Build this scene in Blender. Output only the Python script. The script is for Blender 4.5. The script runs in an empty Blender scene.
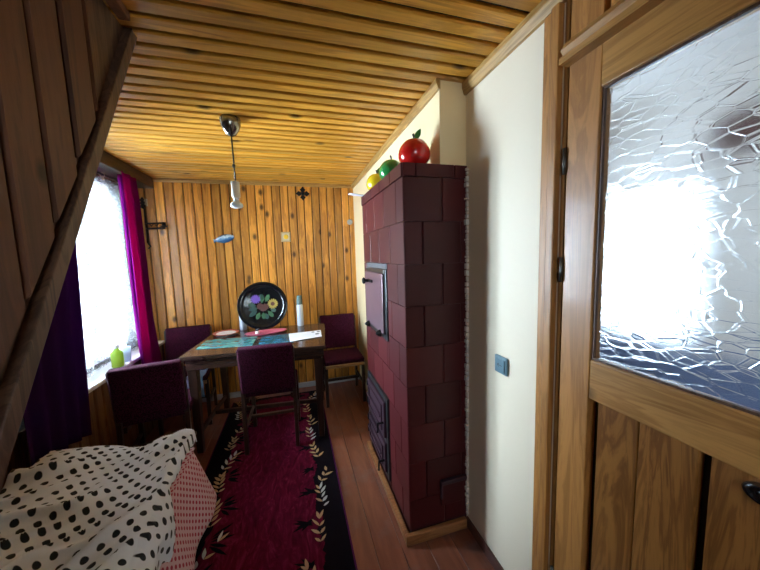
import bpy, bmesh, math, random
from mathutils import Vector, Matrix, Euler, noise as mnoise
R = math.radians
PI = math.pi
random.seed(7)
SC = bpy.context.scene
COL = SC.collection

# ------------------------------------------------------------------ camera
cam_d = bpy.data.cameras.new('camera')
cam = bpy.data.objects.new('camera', cam_d)
COL.objects.link(cam)
cam_d.sensor_fit = 'HORIZONTAL'
cam_d.sensor_width = 36.0
cam_d.lens = 36.0 * 297.43 / 760.0
cam_d.clip_start = 0.02
_Rv = Vector((0.95990038, -0.27865345, -0.03071674))
_Uv = Vector((0.05756283, 0.08867641, 0.9943958))
_Fv = Vector((0.27436797, 0.95628905, -0.1011606))
m = Matrix((_Rv, _Uv, -_Fv)).transposed().to_4x4()
m.translation = Vector((0, 0, 1.4))
cam.matrix_world = m
SC.camera = cam

# ------------------------------------------------------------------ world, daylight, exposure
w = bpy.data.worlds.new('overcast_sky')
SC.world = w
w.use_nodes = True
bg = w.node_tree.nodes['Background']
bg.inputs['Color'].default_value = (0.68, 0.84, 1.0, 1)
_t = w.node_tree
_tc = _t.nodes.new('ShaderNodeTexCoord')
_dp = _t.nodes.new('ShaderNodeVectorMath'); _dp.operation = 'DOT_PRODUCT'
_dp.inputs[1].default_value = (-0.47, 0.86, 0.18)          # the brightest part of the overcast sky
_mr = _t.nodes.new('ShaderNodeMapRange'); _mr.interpolation_type = 'SMOOTHSTEP'
_mr.inputs['From Min'].default_value = -0.75; _mr.inputs['From Max'].default_value = 0.95
_mr.inputs['To Min'].default_value = 9.0; _mr.inputs['To Max'].default_value = 88.0
_t.links.new(_tc.outputs['Generated'], _dp.inputs[0])
_t.links.new(_dp.outputs['Value'], _mr.inputs['Value'])
_t.links.new(_mr.outputs['Result'], bg.inputs['Strength'])
SC.view_settings.view_transform = 'Standard'
SC.view_settings.look = 'None'
SC.view_settings.gamma = 1.0
SC.view_settings.use_curve_mapping = False
SC.view_settings.exposure = 0.62
try:
    SC.cycles.max_bounces = 10
    SC.cycles.diffuse_bounces = 6
    SC.cycles.transmission_bounces = 8
    SC.cycles.transparent_max_bounces = 12
    SC.cycles.sample_clamp_indirect = 8.0
    SC.cycles.caustics_refractive = True
    SC.cycles.use_denoising = True
except Exception:
    pass

def portal(name, loc, direction, sx, sy):
    l = bpy.data.lights.new(name, 'AREA')
    l.shape = 'RECTANGLE'; l.size = sx; l.size_y = sy
    l.cycles.is_portal = True
    o = bpy.data.objects.new(name, l)
    COL.objects.link(o)
    o.location = loc
    o.rotation_euler = Vector(direction).to_track_quat('-Z', 'Y').to_euler()
    return o
portal('window_portal', (-1.50, 2.36, 1.36), (1, 0, 0), 0.9, 1.4)
portal('rear_window_portal', (0.0, -1.42, 1.575), (0, 1, 0), 0.82, 0.78)
portal('hall_side_portal', (1.6, 2.42, 1.6), (0, -1, 0), 0.32, 0.42)
portal('hall_window_portal', (2.30, 1.38, 1.30), (-1, 0, 0), 0.62, 1.05)

# ------------------------------------------------------------------ mesh builder
class MB:
    def __init__(s):
        s.v = []; s.f = []; s.mi = []; s.uv = {}
    def add(s, vs, fs, mi=0):
        b = len(s.v)
        s.v += [tuple(p) for p in vs]
        for f in fs:
            s.f.append([b + i for i in f]); s.mi.append(mi)
    def box(s, a, b, mi=0, M=None):
        x0, y0, z0 = a; x1, y1, z1 = b
        vs = [Vector(p) for p in ((x0,y0,z0),(x1,y0,z0),(x1,y1,z0),(x0,y1,z0),(x0,y0,z1),(x1,y0,z1),(x1,y1,z1),(x0,y1,z1))]
        if M: vs = [M @ p for p in vs]
        s.add(vs, [(0,3,2,1),(4,5,6,7),(0,1,5,4),(1,2,6,5),(2,3,7,6),(3,0,4,7)], mi)
    def prism(s, prof, O, eu, ev, en, L, mi=0):
        """profile points (v, n) swept L along eu"""
        O, eu, ev, en = Vector(O), Vector(eu), Vector(ev), Vector(en)
        n = len(prof)
        a = [O + ev*p + en*q for p, q in prof]
        b = [p + eu*L for p in a]
        fs = [tuple(reversed(range(n))), tuple(range(n, 2*n))]
        fs += [(i, (i+1) % n, n + (i+1) % n, n + i) for i in range(n)]
        s.add(a + b, fs, mi)
    def plank(s, O, eu, ev, en, L, W, T, ch=0.005, mi=0):
        s.prism([(0,0),(W,0),(W,T-ch),(W-ch,T),(ch,T),(0,T-ch)], O, eu, ev, en, L, mi)
    def lathe(s, prof, n=24, mi=0, M=None, cap=True):
        vs = []; fs = []
        k = len(prof)
        for r, z in prof:
            for i in range(n):
                a = 2*PI*i/n
                p = Vector((r*math.cos(a), r*math.sin(a), z))
                vs.append(M @ p if M else p)
        for j in range(k-1):
            for i in range(n):
                i2 = (i+1) % n
                fs.append((j*n+i, j*n+i2, (j+1)*n+i2, (j+1)*n+i))
        if cap:
            fs.append(tuple(reversed(range(n)))); fs.append(tuple(range((k-1)*n, k*n)))
        s.add(vs, fs, mi)
    def tube(s, pts, r, n=8, mi=0, cap=True):
        pts = [Vector(p) for p in pts]
        rs = r if isinstance(r, (list, tuple)) else [r]*len(pts)
        vs = []; fs = []
        ref = Vector((0.13, 0.37, 0.92))
        for i, p in enumerate(pts):
            d = (pts[min(i+1, len(pts)-1)] - pts[max(i-1, 0)]).normalized()
            if abs(d.dot(ref)) > 0.97: ref = Vector((0.9, 0.2, 0.1))
            u = d.cross(ref).normalized(); v = d.cross(u)
            for k in range(n):
                a = 2*PI*k/n
                vs.append(p + (u*math.cos(a) + v*math.sin(a))*rs[i])
        for j in range(len(pts)-1):
            for k in range(n):
                k2 = (k+1) % n
                fs.append((j*n+k, j*n+k2, (j+1)*n+k2, (j+1)*n+k))
        if cap:
            fs.append(tuple(reversed(range(n)))); fs.append(tuple(range((len(pts)-1)*n, len(pts)*n)))
        s.add(vs, fs, mi)
    def grid(s, fn, nu, nv, mi=0, uvfn=None, skip=None):
        b = len(s.v)
        for j in range(nv+1):
            for i in range(nu+1):
                s.v.append(tuple(fn(i/nu, j/nv)))
                if uvfn: s.uv[b + j*(nu+1) + i] = uvfn(i/nu, j/nv)
        for j in range(nv):
            for i in range(nu):
                q = b + j*(nu+1) + i
                s.f.append([q, q+1, q+nu+2, q+nu+1]); s.mi.append(mi)
    def build(s, name, mats, parent=None, smooth=False, bevel=0, seg=2, subsurf=0, solid=0, fix=True):
        me = bpy.data.meshes.new(name)
        me.from_pydata(s.v, [], s.f)
        for q in (mats if isinstance(mats, (list, tuple)) else [mats]): me.materials.append(q)
        for p, k in zip(me.polygons, s.mi):
            p.material_index = k; p.use_smooth = smooth
        if s.uv:
            ul = me.uv_layers.new(name='UVMap')
            for lp in me.loops:
                ul.data[lp.index].uv = s.uv.get(lp.vertex_index, (0, 0))
        if fix:
            bm = bmesh.new(); bm.from_mesh(me)
            bmesh.ops.recalc_face_normals(bm, faces=bm.faces[:])
            bm.to_mesh(me); bm.free()
        me.update()
        o = bpy.data.objects.new(name, me)
        COL.objects.link(o)
        if parent: o.parent = parent
        if solid:
            md = o.modifiers.new('solid', 'SOLIDIFY'); md.thickness = solid; md.offset = 0
        if bevel:
            md = o.modifiers.new('bevel', 'BEVEL'); md.width = bevel; md.segments = seg; md.limit_method = 'ANGLE'; md.angle_limit = R(40)
        if subsurf:
            md = o.modifiers.new('sub', 'SUBSURF'); md.levels = subsurf; md.render_levels = subsurf
        return o

def tag(o, label, cat, group=None, kind=None):
    if label: o['label'] = label
    if cat: o['category'] = cat
    if group: o['group'] = group
    if kind: o['kind'] = kind
    return o
def empty(name, loc=(0,0,0), rz=0, label=None, cat=None, group=None, kind=None):
    o = bpy.data.objects.new(name, None); COL.objects.link(o)
    o.empty_display_size = 0.05
    o.location = loc; o.rotation_euler = (0, 0, rz)
    return tag(o, label, cat, group, kind)
def struct(o, label, cat):
    return tag(o, label, cat, kind='structure')
def copy_tree(o, parent=None):
    c = o.copy(); COL.objects.link(c)
    if parent: c.parent = parent
    for ch in list(o.children): copy_tree(ch, c)
    return c

# ------------------------------------------------------------------ materials
class N:
    def __init__(s, name):
        s.m = bpy.data.materials.new(name); s.m.use_nodes = True
        s.t = s.m.node_tree; s.t.nodes.clear()
        s.out = s.t.nodes.new('ShaderNodeOutputMaterial')
    def n(s, ty, **kw):
        x = s.t.nodes.new('ShaderNode' + ty)
        for k, v in kw.items():
            if k in x.inputs.keys(): s.set(x.inputs[k], v)
            else: setattr(x, k, v)
        return x
    def set(s, inp, v):
        if hasattr(v, 'is_output'): s.t.links.new(v, inp)
        elif hasattr(inp, 'default_value'):
            if isinstance(v, tuple) and len(v) == 3 and inp.type == 'RGBA': v = v + (1,)
            inp.default_value = v
    def math(s, op, a, b=None, c=None, clamp=False):
        x = s.t.nodes.new('ShaderNodeMath'); x.operation = op; x.use_clamp = clamp
        for i, q in enumerate((a, b, c)):
            if q is not None: s.set(x.inputs[i], q)
        return x.outputs[0]
    def vmath(s, op, a, b=None):
        x = s.t.nodes.new('ShaderNodeVectorMath'); x.operation = op
        s.set(x.inputs[0], a)
        if b is not None: s.set(x.inputs[1], b)
        return x.outputs[0]
    def ramp(s, f, stops, interp='LINEAR'):
        x = s.t.nodes.new('ShaderNodeValToRGB'); x.color_ramp.interpolation = interp
        e = x.color_ramp.elements
        while len(e) < len(stops): e.new(0.5)
        for q, (p, c) in zip(e, stops):
            q.position = p; q.color = tuple(c) + (1,) if len(c) == 3 else c
        s.set(x.inputs[0], f)
        return x.outputs[0]
    def mix(s, f, a, b, blend='MIX'):
        x = s.t.nodes.new('ShaderNodeMix'); x.data_type = 'RGBA'; x.blend_type = blend
        s.set(x.inputs[0], f); s.set(x.inputs[6], a); s.set(x.inputs[7], b)
        return x.outputs[2]
    def coord(s, scale=(1,1,1), kind='Object', island=True):
        c = s.n('TexCoord').outputs[kind]
        if island:
            r = s.n('NewGeometry').outputs['Random Per Island']
            cx = s.n('CombineXYZ')
            for i, k in enumerate((31.0, 17.0, 53.0)): s.set(cx.inputs[i], s.math('MULTIPLY', r, k))
            c = s.vmath('ADD', c, cx.outputs[0])
        mp = s.n('Mapping'); s.set(mp.inputs['Vector'], c); mp.inputs['Scale'].default_value = scale
        return mp.outputs[0]
    def noise(s, vec, scale=5, detail=4, rough=0.55, dist=0.0):
        x = s.n('TexNoise'); s.set(x.inputs['Vector'], vec)
        x.inputs['Scale'].default_value = scale; x.inputs['Detail'].default_value = detail
        x.inputs['Roughness'].default_value = rough; x.inputs['Distortion'].default_value = dist
        return x.outputs['Fac']
    def bsdf(s, col, rough=0.5, spec=0.5, bump=None, bstr=0.3, bdist=0.002, metal=0.0, coat=0.0, sheen=0.0):
        b = s.n('BsdfPrincipled')
        s.set(b.inputs['Base Color'], col); s.set(b.inputs['Roughness'], rough)
        b.inputs['Specular IOR Level'].default_value = spec; b.inputs['Metallic'].default_value = metal
        b.inputs['Coat Weight'].default_value = coat; b.inputs['Sheen Weight'].default_value = sheen
        b.inputs['Coat Roughness'].default_value = 0.1
        if bump is not None:
            bn = s.n('Bump'); bn.inputs['Strength'].default_value = bstr; bn.inputs['Distance'].default_value = bdist
            s.set(bn.inputs['Height'], bump); s.set(b.inputs['Normal'], bn.outputs[0])
        s.set(s.out.inputs[0], b.outputs[0])
        return b

def wood(name, light, dark, axis=2, rough=0.35, spec=0.5, knots=1.0, var=0.3, grain=1.0, island=True, coat=0.0, kscale=1.0, flat=None):
    q = N(name)
    sc = [9.0, 9.0, 9.0]; sc[axis] = 0.8
    c = q.coord(tuple(sc), island=island)
    n1 = q.noise(c, 1.6, 5, 0.6, 1.4)
    sf = [70.0, 70.0, 70.0]; sf[axis] = 2.0
    n2 = q.noise(q.coord(tuple(sf), island=island), 1.3, 3, 0.6)
    # long annual-ring bands
    wv = q.math('SINE', q.math('MULTIPLY', n1, 38.0))
    f = q.math('ADD', q.math('MULTIPLY', wv, 0.16*grain), q.math('ADD', q.math('MULTIPLY', n1, 0.9), q.math('MULTIPLY', n2, 0.35)))
    f = q.math('SUBTRACT', f, 0.13)
    col = q.ramp(f, [(0.18, dark), (0.62, light), (0.95, tuple(min(1, k*1.18) for k in light))])
    if var:
        r = q.n('NewGeometry').outputs['Random Per Island'] if island else 0.5
        r2 = q.math('FRACT', q.math('MULTIPLY', r, 13.37)) if island else 0.5
        v = q.math('ADD', q.math('MULTIPLY', r2, var), 1.0 - var*0.55)
        hs = q.n('HueSaturation'); q.set(hs.inputs['Color'], col); q.set(hs.inputs['Value'], v)
        col = hs.outputs[0]
    if knots:
        sk = [9.0*kscale]*3; sk[axis] = 5.5*kscale
        vo = q.n('TexVoronoi'); vo.inputs['Scale'].default_value = 0.62
        kc = q.coord(tuple(sk), island=island)
        if flat is not None:
            # boards lie in a plane: scatter the knots over that plane only
            sx = q.n('SeparateXYZ', Vector=kc); cx = q.n('CombineXYZ')
            o2 = [a for a in (0, 1, 2) if a != flat]
            q.set(cx.inputs[0], sx.outputs[o2[0]]); q.set(cx.inputs[1], sx.outputs[o2[1]])
            vo.voronoi_dimensions = '2D'; kc = cx.outputs[0]
        q.set(vo.inputs['Vector'], kc)
        kn = q.ramp(vo.outputs['Distance'], [(0.04, (1,1,1)), (0.115, (0,0,0))])
        gate = q.math('GREATER_THAN', q.n('SeparateColor', Color=vo.outputs['Color']).outputs[0], 0.62)
        col = q.mix(q.math('MULTIPLY', q.math('MULTIPLY', kn, gate), 0.88*knots), col, tuple(k*0.22 for k in dark))
    b = q.bsdf(col, rough, spec, bump=f, bstr=0.12, bdist=0.002, coat=coat)
    return q.m

def plain(name, col, rough=0.5, spec=0.5, metal=0.0, var=0.12, scale=12, coat=0.0, bump=0.0, sheen=0.0, bscale=60):
    q = N(name)
    n = q.noise(q.coord(island=False), scale, 4)
    c = q.mix(n, tuple(k*(1-var) for k in col), tuple(min(1, k*(1+var)) for k in col))
    bn = q.noise(q.coord(island=False), bscale, 4) if bump else None
    q.bsdf(c, rough, spec, bump=bn, bstr=bump, metal=metal, coat=coat, sheen=sheen)
    return q.m

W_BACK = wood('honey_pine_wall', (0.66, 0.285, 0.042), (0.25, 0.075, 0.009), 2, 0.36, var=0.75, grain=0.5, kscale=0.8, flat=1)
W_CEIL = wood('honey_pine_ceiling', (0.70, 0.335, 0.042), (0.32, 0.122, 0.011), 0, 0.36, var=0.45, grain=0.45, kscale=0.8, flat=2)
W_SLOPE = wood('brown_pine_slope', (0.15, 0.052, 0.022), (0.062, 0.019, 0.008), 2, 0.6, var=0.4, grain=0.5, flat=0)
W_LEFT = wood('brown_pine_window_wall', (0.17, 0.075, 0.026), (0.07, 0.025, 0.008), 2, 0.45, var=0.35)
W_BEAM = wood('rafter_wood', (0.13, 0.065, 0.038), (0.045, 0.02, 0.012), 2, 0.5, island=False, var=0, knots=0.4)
W_DARK = wood('cornice_wood_shade_tone', (0.05, 0.024, 0.013), (0.018, 0.008, 0.005), 1, 0.5, island=False, var=0, knots=0)  # backlit shade put into the wood colour
W_TRIM = wood('pine_trim_lengthwise', (0.46, 0.27, 0.085), (0.26, 0.125, 0.03), 1, 0.35, var=0.1)
W_TRIMX = wood('pine_trim_crosswise', (0.42, 0.22, 0.06), (0.22, 0.10, 0.02), 0, 0.35, var=0.1)
W_DOORV = wood('varnished_door_upright', (0.42, 0.185, 0.048), (0.22, 0.080, 0.016), 2, 0.42, var=0.18, grain=0.7, coat=0.08, kscale=0.8, flat=0)
W_DOORH = wood('varnished_door_rail', (0.50, 0.25, 0.068), (0.28, 0.115, 0.022), 1, 0.4, var=0.15, grain=0.7, coat=0.1, kscale=0.7, flat=0)
W_DOORP = wood('varnished_door_panel', (0.30, 0.125, 0.03), (0.15, 0.054, 0.011), 2, 0.33, var=0.2, grain=1.3, coat=0.15, kscale=0.6, flat=0)
W_TABLE = wood('dark_table_wood', (0.050, 0.025, 0.017), (0.018, 0.009, 0.006), 0, 0.2, island=False, var=0, knots=0, coat=0.4)
W_CHAIR = wood('dark_chair_wood', (0.040, 0.017, 0.010), (0.014, 0.006, 0.004), 2, 0.3, island=False, var=0, knots=0)
W_CHAIRL = wood('light_chair_rail_wood', (0.40, 0.22, 0.09), (0.25, 0.12, 0.04), 0, 0.35, island=False, var=0, knots=0)
W_PLINTH = wood('plinth_wood', (0.36, 0.15, 0.055), (0.20, 0.075, 0.025), 0, 0.4, island=False, var=0, knots=0.3)
DARK = plain('shadow_gap_dark', (0.012, 0.008, 0.005), 0.8)
CHIM = plain('cream_paint_warm_bounce', (0.84, 0.68, 0.40), 0.55, var=0.03, scale=3, bump=0.06, bscale=30)  # cream paint, made yellower for warm light bounced off the wood
CREAM = plain('cream_wall_paint', (0.82, 0.70, 0.53), 0.55, var=0.03, scale=3, bump=0.06, bscale=30)
PLASTER = plain('rough_plaster', (0.72, 0.66, 0.58), 0.9, var=0.2, bump=0.6)
HALLW = plain('hall_wall_paint', (0.80, 0.75, 0.70), 0.7, var=0.1, scale=4)
HALLF = plain('hall_floor_paint', (0.16, 0.20, 0.30), 0.4, var=0.2)
DARKW = wood('rear_wall_pine', (0.22, 0.11, 0.04), (0.10, 0.04, 0.012), 2, 0.45)
BLACKM = plain('black_iron', (0.014, 0.013, 0.014), 0.4, metal=0.6)
STEEL = plain('hinge_steel', (0.12, 0.11, 0.10), 0.35, metal=0.9)
WHITE = plain('white_paint', (0.80, 0.80, 0.80), 0.4, var=0.03)
WHITEP = plain('white_paper', (0.78, 0.80, 0.86), 0.7, var=0.03)
BLACK = plain('black_lacquer', (0.006, 0.006, 0.007), 0.16, var=0.0, coat=0.5)
BROWNRED = plain('red_brown_floor_paint_dark', (0.085, 0.030, 0.024), 0.4)

def floor_mat():
    q = N('red_brown_painted_boards')
    c = q.coord((7, 0.9, 7), island=True)
    n = q.noise(c, 2.2, 5, 0.6, 0.6)
    col = q.ramp(n, [(0.3, (0.15, 0.043, 0.024)), (0.7, (0.29, 0.098, 0.052))])
    d = q.noise(q.coord((1,1,1), island=False), 5.0, 6, 0.65)
    dm = q.ramp(d, [(0.5, (0,0,0)), (0.72, (1,1,1))])
    col = q.mix(q.math('MULTIPLY', dm, 0.45), col, (0.20, 0.165, 0.165))
    rg = q.math('ADD', q.math('MULTIPLY', d, 0.35), 0.2)
    q.bsdf(col, rg, 0.5, bump=n, bstr=0.08)
    return q.m
FLOOR = floor_mat()

def tile_mat():
    q = N('maroon_glazed_tile')
    n = q.noise(q.coord((1,1,1)), 6, 4)
    r = q.n('NewGeometry').outputs['Random Per Island']
    col = q.mix(n, (0.048, 0.006, 0.007), (0.080, 0.009, 0.011))
    hs = q.n('HueSaturation'); q.set(hs.inputs['Color'], col); q.set(hs.inputs['Value'], q.math('ADD', q.math('MULTIPLY', r, 0.45), 0.8))
    b = q.noise(q.coord((1,1,1)), 9, 2)
    q.bsdf(hs.outputs[0], 0.42, 0.28, bump=b, bstr=0.15, bdist=0.004)
    return q.m
TILE = tile_mat()
GROUT = plain('dark_grout', (0.075, 0.03, 0.032), 0.8)

def rug_mat():
    q = N('crimson_rug_pile')
    tc = q.n('TexCoord').outputs['Object']
    sp = q.n('SeparateXYZ', Vector=tc)
    n = q.noise(q.coord((1,1,1), island=False), 9, 4, 0.6, 1.0)
    n2 = q.noise(q.coord((3,1,1), island=False), 7, 3, 0.6, 2.5)
    n3 = q.noise(q.coord((1,1,1), island=False), 420, 2)
    cen = q.ramp(n2, [(0.3, (0.060, 0.001, 0.010)), (0.55, (0.12, 0.003, 0.022)), (0.75, (0.22, 0.018, 0.050))])
    # border: wavy dark band outside |x| > 0.27
    ax = q.math('ABSOLUTE', sp.outputs[0])
    wob = q.math('MULTIPLY', q.math('SUBTRACT', n, 0.5), 0.16)
    edge = q.math('ADD', ax, wob)
    bf = q.math('GREATER_THAN', edge, 0.285)
    yf = q.math('GREATER_THAN', q.math('ADD', q.math('ABSOLUTE', sp.outputs[1]), wob), 1.18)
    bf = q.math('MAXIMUM', bf, yf)
    col = q.mix(bf, cen, (0.006, 0.003, 0.006))
    lf = q.math('GREATER_THAN', ax, 0.412)
    col = q.mix(lf, col, (0.10, 0.012, 0.075))
    col = q.mix(0.35, col, q.ramp(n3, [(0.3, (0.2,0.2,0.2)), (0.7, (1,1,1))]), 'MULTIPLY')
    q.bsdf(col, 0.95, 0.1, bump=n3, bstr=0.4, bdist=0.003)
    return q.m
RUG = rug_mat()
LEAF1 = plain('rug_leaf_tan', (0.46, 0.30, 0.15), 0.9, 0.1)
LEAF2 = plain('rug_leaf_pale', (0.50, 0.50, 0.48), 0.9, 0.1)
LEAFD = plain('rug_leaf_black', (0.006, 0.004, 0.006), 0.95, 0.05)

def fabric(name, c1, c2, sc=180, rough=0.85, sheen=0.3):
    q = N(name)
    vo = q.n('TexVoronoi'); q.set(vo.inputs['Vector'], q.coord(island=False)); vo.inputs['Scale'].default_value = sc
    col = q.ramp(vo.outputs['Distance'], [(0.1, c1), (0.7, c2)])
    q.bsdf(col, rough, 0.1, bump=vo.outputs['Distance'], bstr=0.35, bdist=0.002, sheen=0.0)
    return q.m
MAROON = fabric('maroon_upholstery', (0.10, 0.014, 0.046), (0.022, 0.003, 0.009), 150)

def dots(name, base, dot, pitch, rad, base2=None):
    q = N(name)
    uv = q.n('TexCoord').outputs['UV']
    sp = q.n('SeparateXYZ', Vector=uv)
    def cell(ox, oy):
        u = q.math('ADD', q.math('DIVIDE', sp.outputs[0], pitch), ox)
        v = q.math('ADD', q.math('DIVIDE', sp.outputs[1], pitch), oy)
        du = q.math('SUBTRACT', q.math('FRACT', u), 0.5)
        dv = q.math('SUBTRACT', q.math('FRACT', v), 0.5)
        return q.math('SQRT', q.math('ADD', q.math('MULTIPLY', du, du), q.math('MULTIPLY', dv, dv)))
    d = q.math('MINIMUM', cell(0, 0), cell(0.5, 0.5))
    f = q.ramp(d, [(rad*0.92, (1,1,1)), (rad*1.08, (0,0,0))])
    n = q.noise(q.coord(island=False), 7, 4)
    bc = q.mix(n, base2 or tuple(k*0.9 for k in base), base)
    col = q.mix(f, bc, dot)
    wv = q.noise(q.coord(island=False), 300, 2)
    q.bsdf(col, 0.85, 0.2, bump=wv, bstr=0.15, bdist=0.001, sheen=0.2)
    return q.m
POLKA = dots('white_black_polka_cotton', (0.78, 0.82, 0.90), (0.012, 0.014, 0.018), 0.056, 0.18)
PINKDOT = dots('pink_red_dotted_cotton', (0.70, 0.44, 0.48), (0.40, 0.015, 0.05), 0.034, 0.21)

def translucent(name, col, tcol, transp=0.0, mixf=0.5):
    q = N(name)
    d = q.n('BsdfDiffuse', Color=col); t = q.n('BsdfTranslucent', Color=tcol)
    mx = q.n('MixShader'); q.set(mx.inputs[0], mixf); q.set(mx.inputs[1], d.outputs[0]); q.set(mx.inputs[2], t.outputs[0])
    o = mx.outputs[0]
    if transp:
        tr = q.n('BsdfTransparent')
        n = q.noise(q.coord((1,1,1), island=False), 60, 2)
        fac = q.math('ADD', q.math('MULTIPLY', q.math('SUBTRACT', n, 0.5), 0.5), transp, clamp=True)
        m2 = q.n('MixShader'); q.set(m2.inputs[0], fac); q.set(m2.inputs[1], o); q.set(m2.inputs[2], tr.outputs[0])
        o = m2.outputs[0]
    q.set(q.out.inputs[0], o)
    return q.m
SHEER = translucent('white_sheer_lace', (0.85, 0.87, 0.9), (0.85, 0.87, 0.9), 0.76, 0.65)
HDIFFUSE = translucent('hall_window_diffuser', (0.9, 0.9, 0.9), (0.92, 0.92, 0.92), 0.42, 0.8)
CURT = translucent('magenta_curtain_cloth', (0.10, 0.004, 0.085), (0.34, 0.006, 0.12), 0.0, 0.35)
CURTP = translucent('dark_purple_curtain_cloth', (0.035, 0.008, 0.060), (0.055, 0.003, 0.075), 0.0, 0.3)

def clear_pane(name):
    q = N(name)
    tr = q.n('BsdfTransparent'); tr.inputs[0].default_value = (0.96, 0.98, 0.98, 1)
    gl = q.n('BsdfGlossy'); gl.inputs['Roughness'].default_value = 0.02
    fr = q.n('Fresnel'); fr.inputs['IOR'].default_value = 1.45
    mx = q.n('MixShader'); q.set(mx.inputs[0], fr.outputs[0]); q.set(mx.inputs[1], tr.outputs[0]); q.set(mx.inputs[2], gl.outputs[0])
    q.set(q.out.inputs[0], mx.outputs[0])
    return q.m
PANE = clear_pane('clear_window_glass')

def ice_glass():
    q = N('crackle_patterned_glass')
    co = q.coord((1, 0.55, 1.2), island=False)
    jit = q.n('TexNoise'); q.set(jit.inputs['Vector'], co); jit.inputs['Scale'].default_value = 9
    cv = q.vmath('ADD', co, q.vmath('MULTIPLY', q.vmath('SUBTRACT', jit.outputs['Color'], (0.5, 0.5, 0.5)), (0.016, 0.016, 0.016)))
    v1 = q.n('TexVoronoi'); v1.feature = 'F1'; q.set(v1.inputs['Vector'], cv); v1.inputs['Scale'].default_value = 42
    v2 = q.n('TexVoronoi'); v2.feature = 'DISTANCE_TO_EDGE'; q.set(v2.inputs['Vector'], cv); v2.inputs['Scale'].default_value = 42
    edge = q.ramp(v2.outputs['Distance'], [(0.0, (1,1,1)), (0.06, (0,0,0))])
    tilt = q.vmath('MULTIPLY', q.vmath('SUBTRACT', v1.outputs['Color'], (0.5, 0.5, 0.5)), (0.0, 0.045, 0.045))
    n = q.vmath('NORMALIZE', q.vmath('ADD', q.n('NewGeometry').outputs['Normal'], tilt))
    bn = q.n('Bump'); bn.inputs['Strength'].default_value = 0.24; bn.inputs['Distance'].default_value = 0.0018
    q.set(bn.inputs['Height'], edge); q.set(bn.inputs['Normal'], n)
    b = q.n('BsdfGlass'); b.distribution = 'BECKMANN'
    b.inputs['Color'].default_value = (0.95, 0.97, 1.0, 1)
    b.inputs['IOR'].default_value = 1.48
    b.inputs['Roughness'].default_value = 0.22
    q.set(b.inputs['Normal'], bn.outputs[0])
    q.set(q.out.inputs[0], b.outputs[0])
    return q.m
ICE = ice_glass()

# ------------------------------------------------------------------ setting
H = 2.149; XW = 0.787; XC = 0.654; YB = 3.23; XL = -1.33; YR = -1.3
KS = 0.387                                   # roof slope: metres of x per metre of drop
def xs(z): return -0.458 - (H - z)*KS

# floor
mb = MB()
mb.box((XL-0.1, YR-0.1, -0.12), (0.84, YB+0.1, -0.012), 1)
x = XL
while x < XW:
    wd = min(0.125, XW + 0.03 - x)
    mb.plank((x, YB, -0.012), (0,-1,0), (1,0,0), (0,0,1), YB-YR, wd-0.002, 0.012, 0.0015, 0)
    x += 0.125
struct(mb.build('floor', [FLOOR, DARK]), 'floor of red-brown painted boards running along the room', 'floor')

# ceiling
mb = MB()
mb.box((XL-0.1, YR-0.1, H+0.014), (0.84, YB+0.1, H+0.12), 1)
y = YR + 0.02
while y < YB:
    mb.plank((XL, y, H+0.014), (1,0,0), (0,1,0), (0,0,-1), 0.84-XL, 0.055, 0.014, 0.005, 0)
    y += 0.0715
struct(mb.build('ceiling', [W_CEIL, DARK]), 'ceiling clad in honey-coloured pine boards with dark grooves', 'ceiling')

# back wall
mb = MB()
mb.box((XL-0.1, YB, 0), (0.84, YB+0.1, H+0.014), 1)
x = XL
while x < 0.72:
    mb.plank((x, YB, 0), (0,0,1), (1,0,0), (0,-1,0), H, 0.071, 0.014, 0.006, 0)
    x += 0.0775
struct(mb.build('wall_back', [W_BACK, DARK]), 'far wall of upright honey pine boards with dark knots', 'wall')

# right wall: door opening y -0.12..0.735, full height
mb = MB()
mb.box((XW, 0.735, 0), (XW+0.06, 1.25, H+0.014), 0)
mb.box((XW, YR-0.1, 0), (XW+0.06, -0.12, H+0.014), 0)
struct(mb.build('wall_right', CREAM), 'smooth cream painted wall between stove and door', 'wall')
mb = MB()
mb.box((XC, 1.245, 0), (XW+0.06, YB, H), 0)
struct(mb.build('wall_chimney', CHIM), 'cream chimney wall rising above the tiled stove', 'wall')

# left boarded panel (side of the stair to the loft): upright boards above a diagonal stringer
PX = -0.446
def yd(z): return 0.624 + (z - 1.112)/1.63          # lower diagonal edge, y at height z
ZB = 0.62
mb = MB()
pl = [(YR, ZB), (yd(ZB)-0.03, ZB), (yd(H)-0.03, H), (YR, H)]
n = len(pl)
mb.add([(PX-0.060, y, z) for y, z in pl] + [(PX-0.036, y, z) for y, z in pl], [tuple(range(n)), tuple(reversed(range(n, 2*n)))] + [(i, (i+1) % n, n+(i+1) % n, n+i) for i in range(n)], 1)
y = YR + 0.01
rb = random.Random(5)
while y < 0.98:
    wd = min(0.086, 0.985 - y)
    if True:
        zl = max(ZB, 1.112 + (y + 0.070 + rb.uniform(-0.008, 0.012) - 0.624)*1.63); zr = max(ZB, zl + (wd*1.45 if zl > ZB else 0))
    O = Vector((PX-0.036, y, 0)); T = 0.018 + rb.uniform(-0.002, 0.002)
    prof = [(0,0),(wd,0),(wd,T-.006),(wd-.005,T),(.005,T),(0,T-.006)]
    a = [Vector((PX-0.036+q_, y+p_, zl + (zr-zl)*p_/wd)) for p_, q_ in prof]; b = [Vector((PX-0.036+q_, y+p_, H)) for p_, q_ in prof]
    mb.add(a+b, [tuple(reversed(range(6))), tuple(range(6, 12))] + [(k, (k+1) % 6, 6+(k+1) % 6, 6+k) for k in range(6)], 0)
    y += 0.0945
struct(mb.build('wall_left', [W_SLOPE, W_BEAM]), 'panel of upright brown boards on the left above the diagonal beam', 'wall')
mb = MB()
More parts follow.
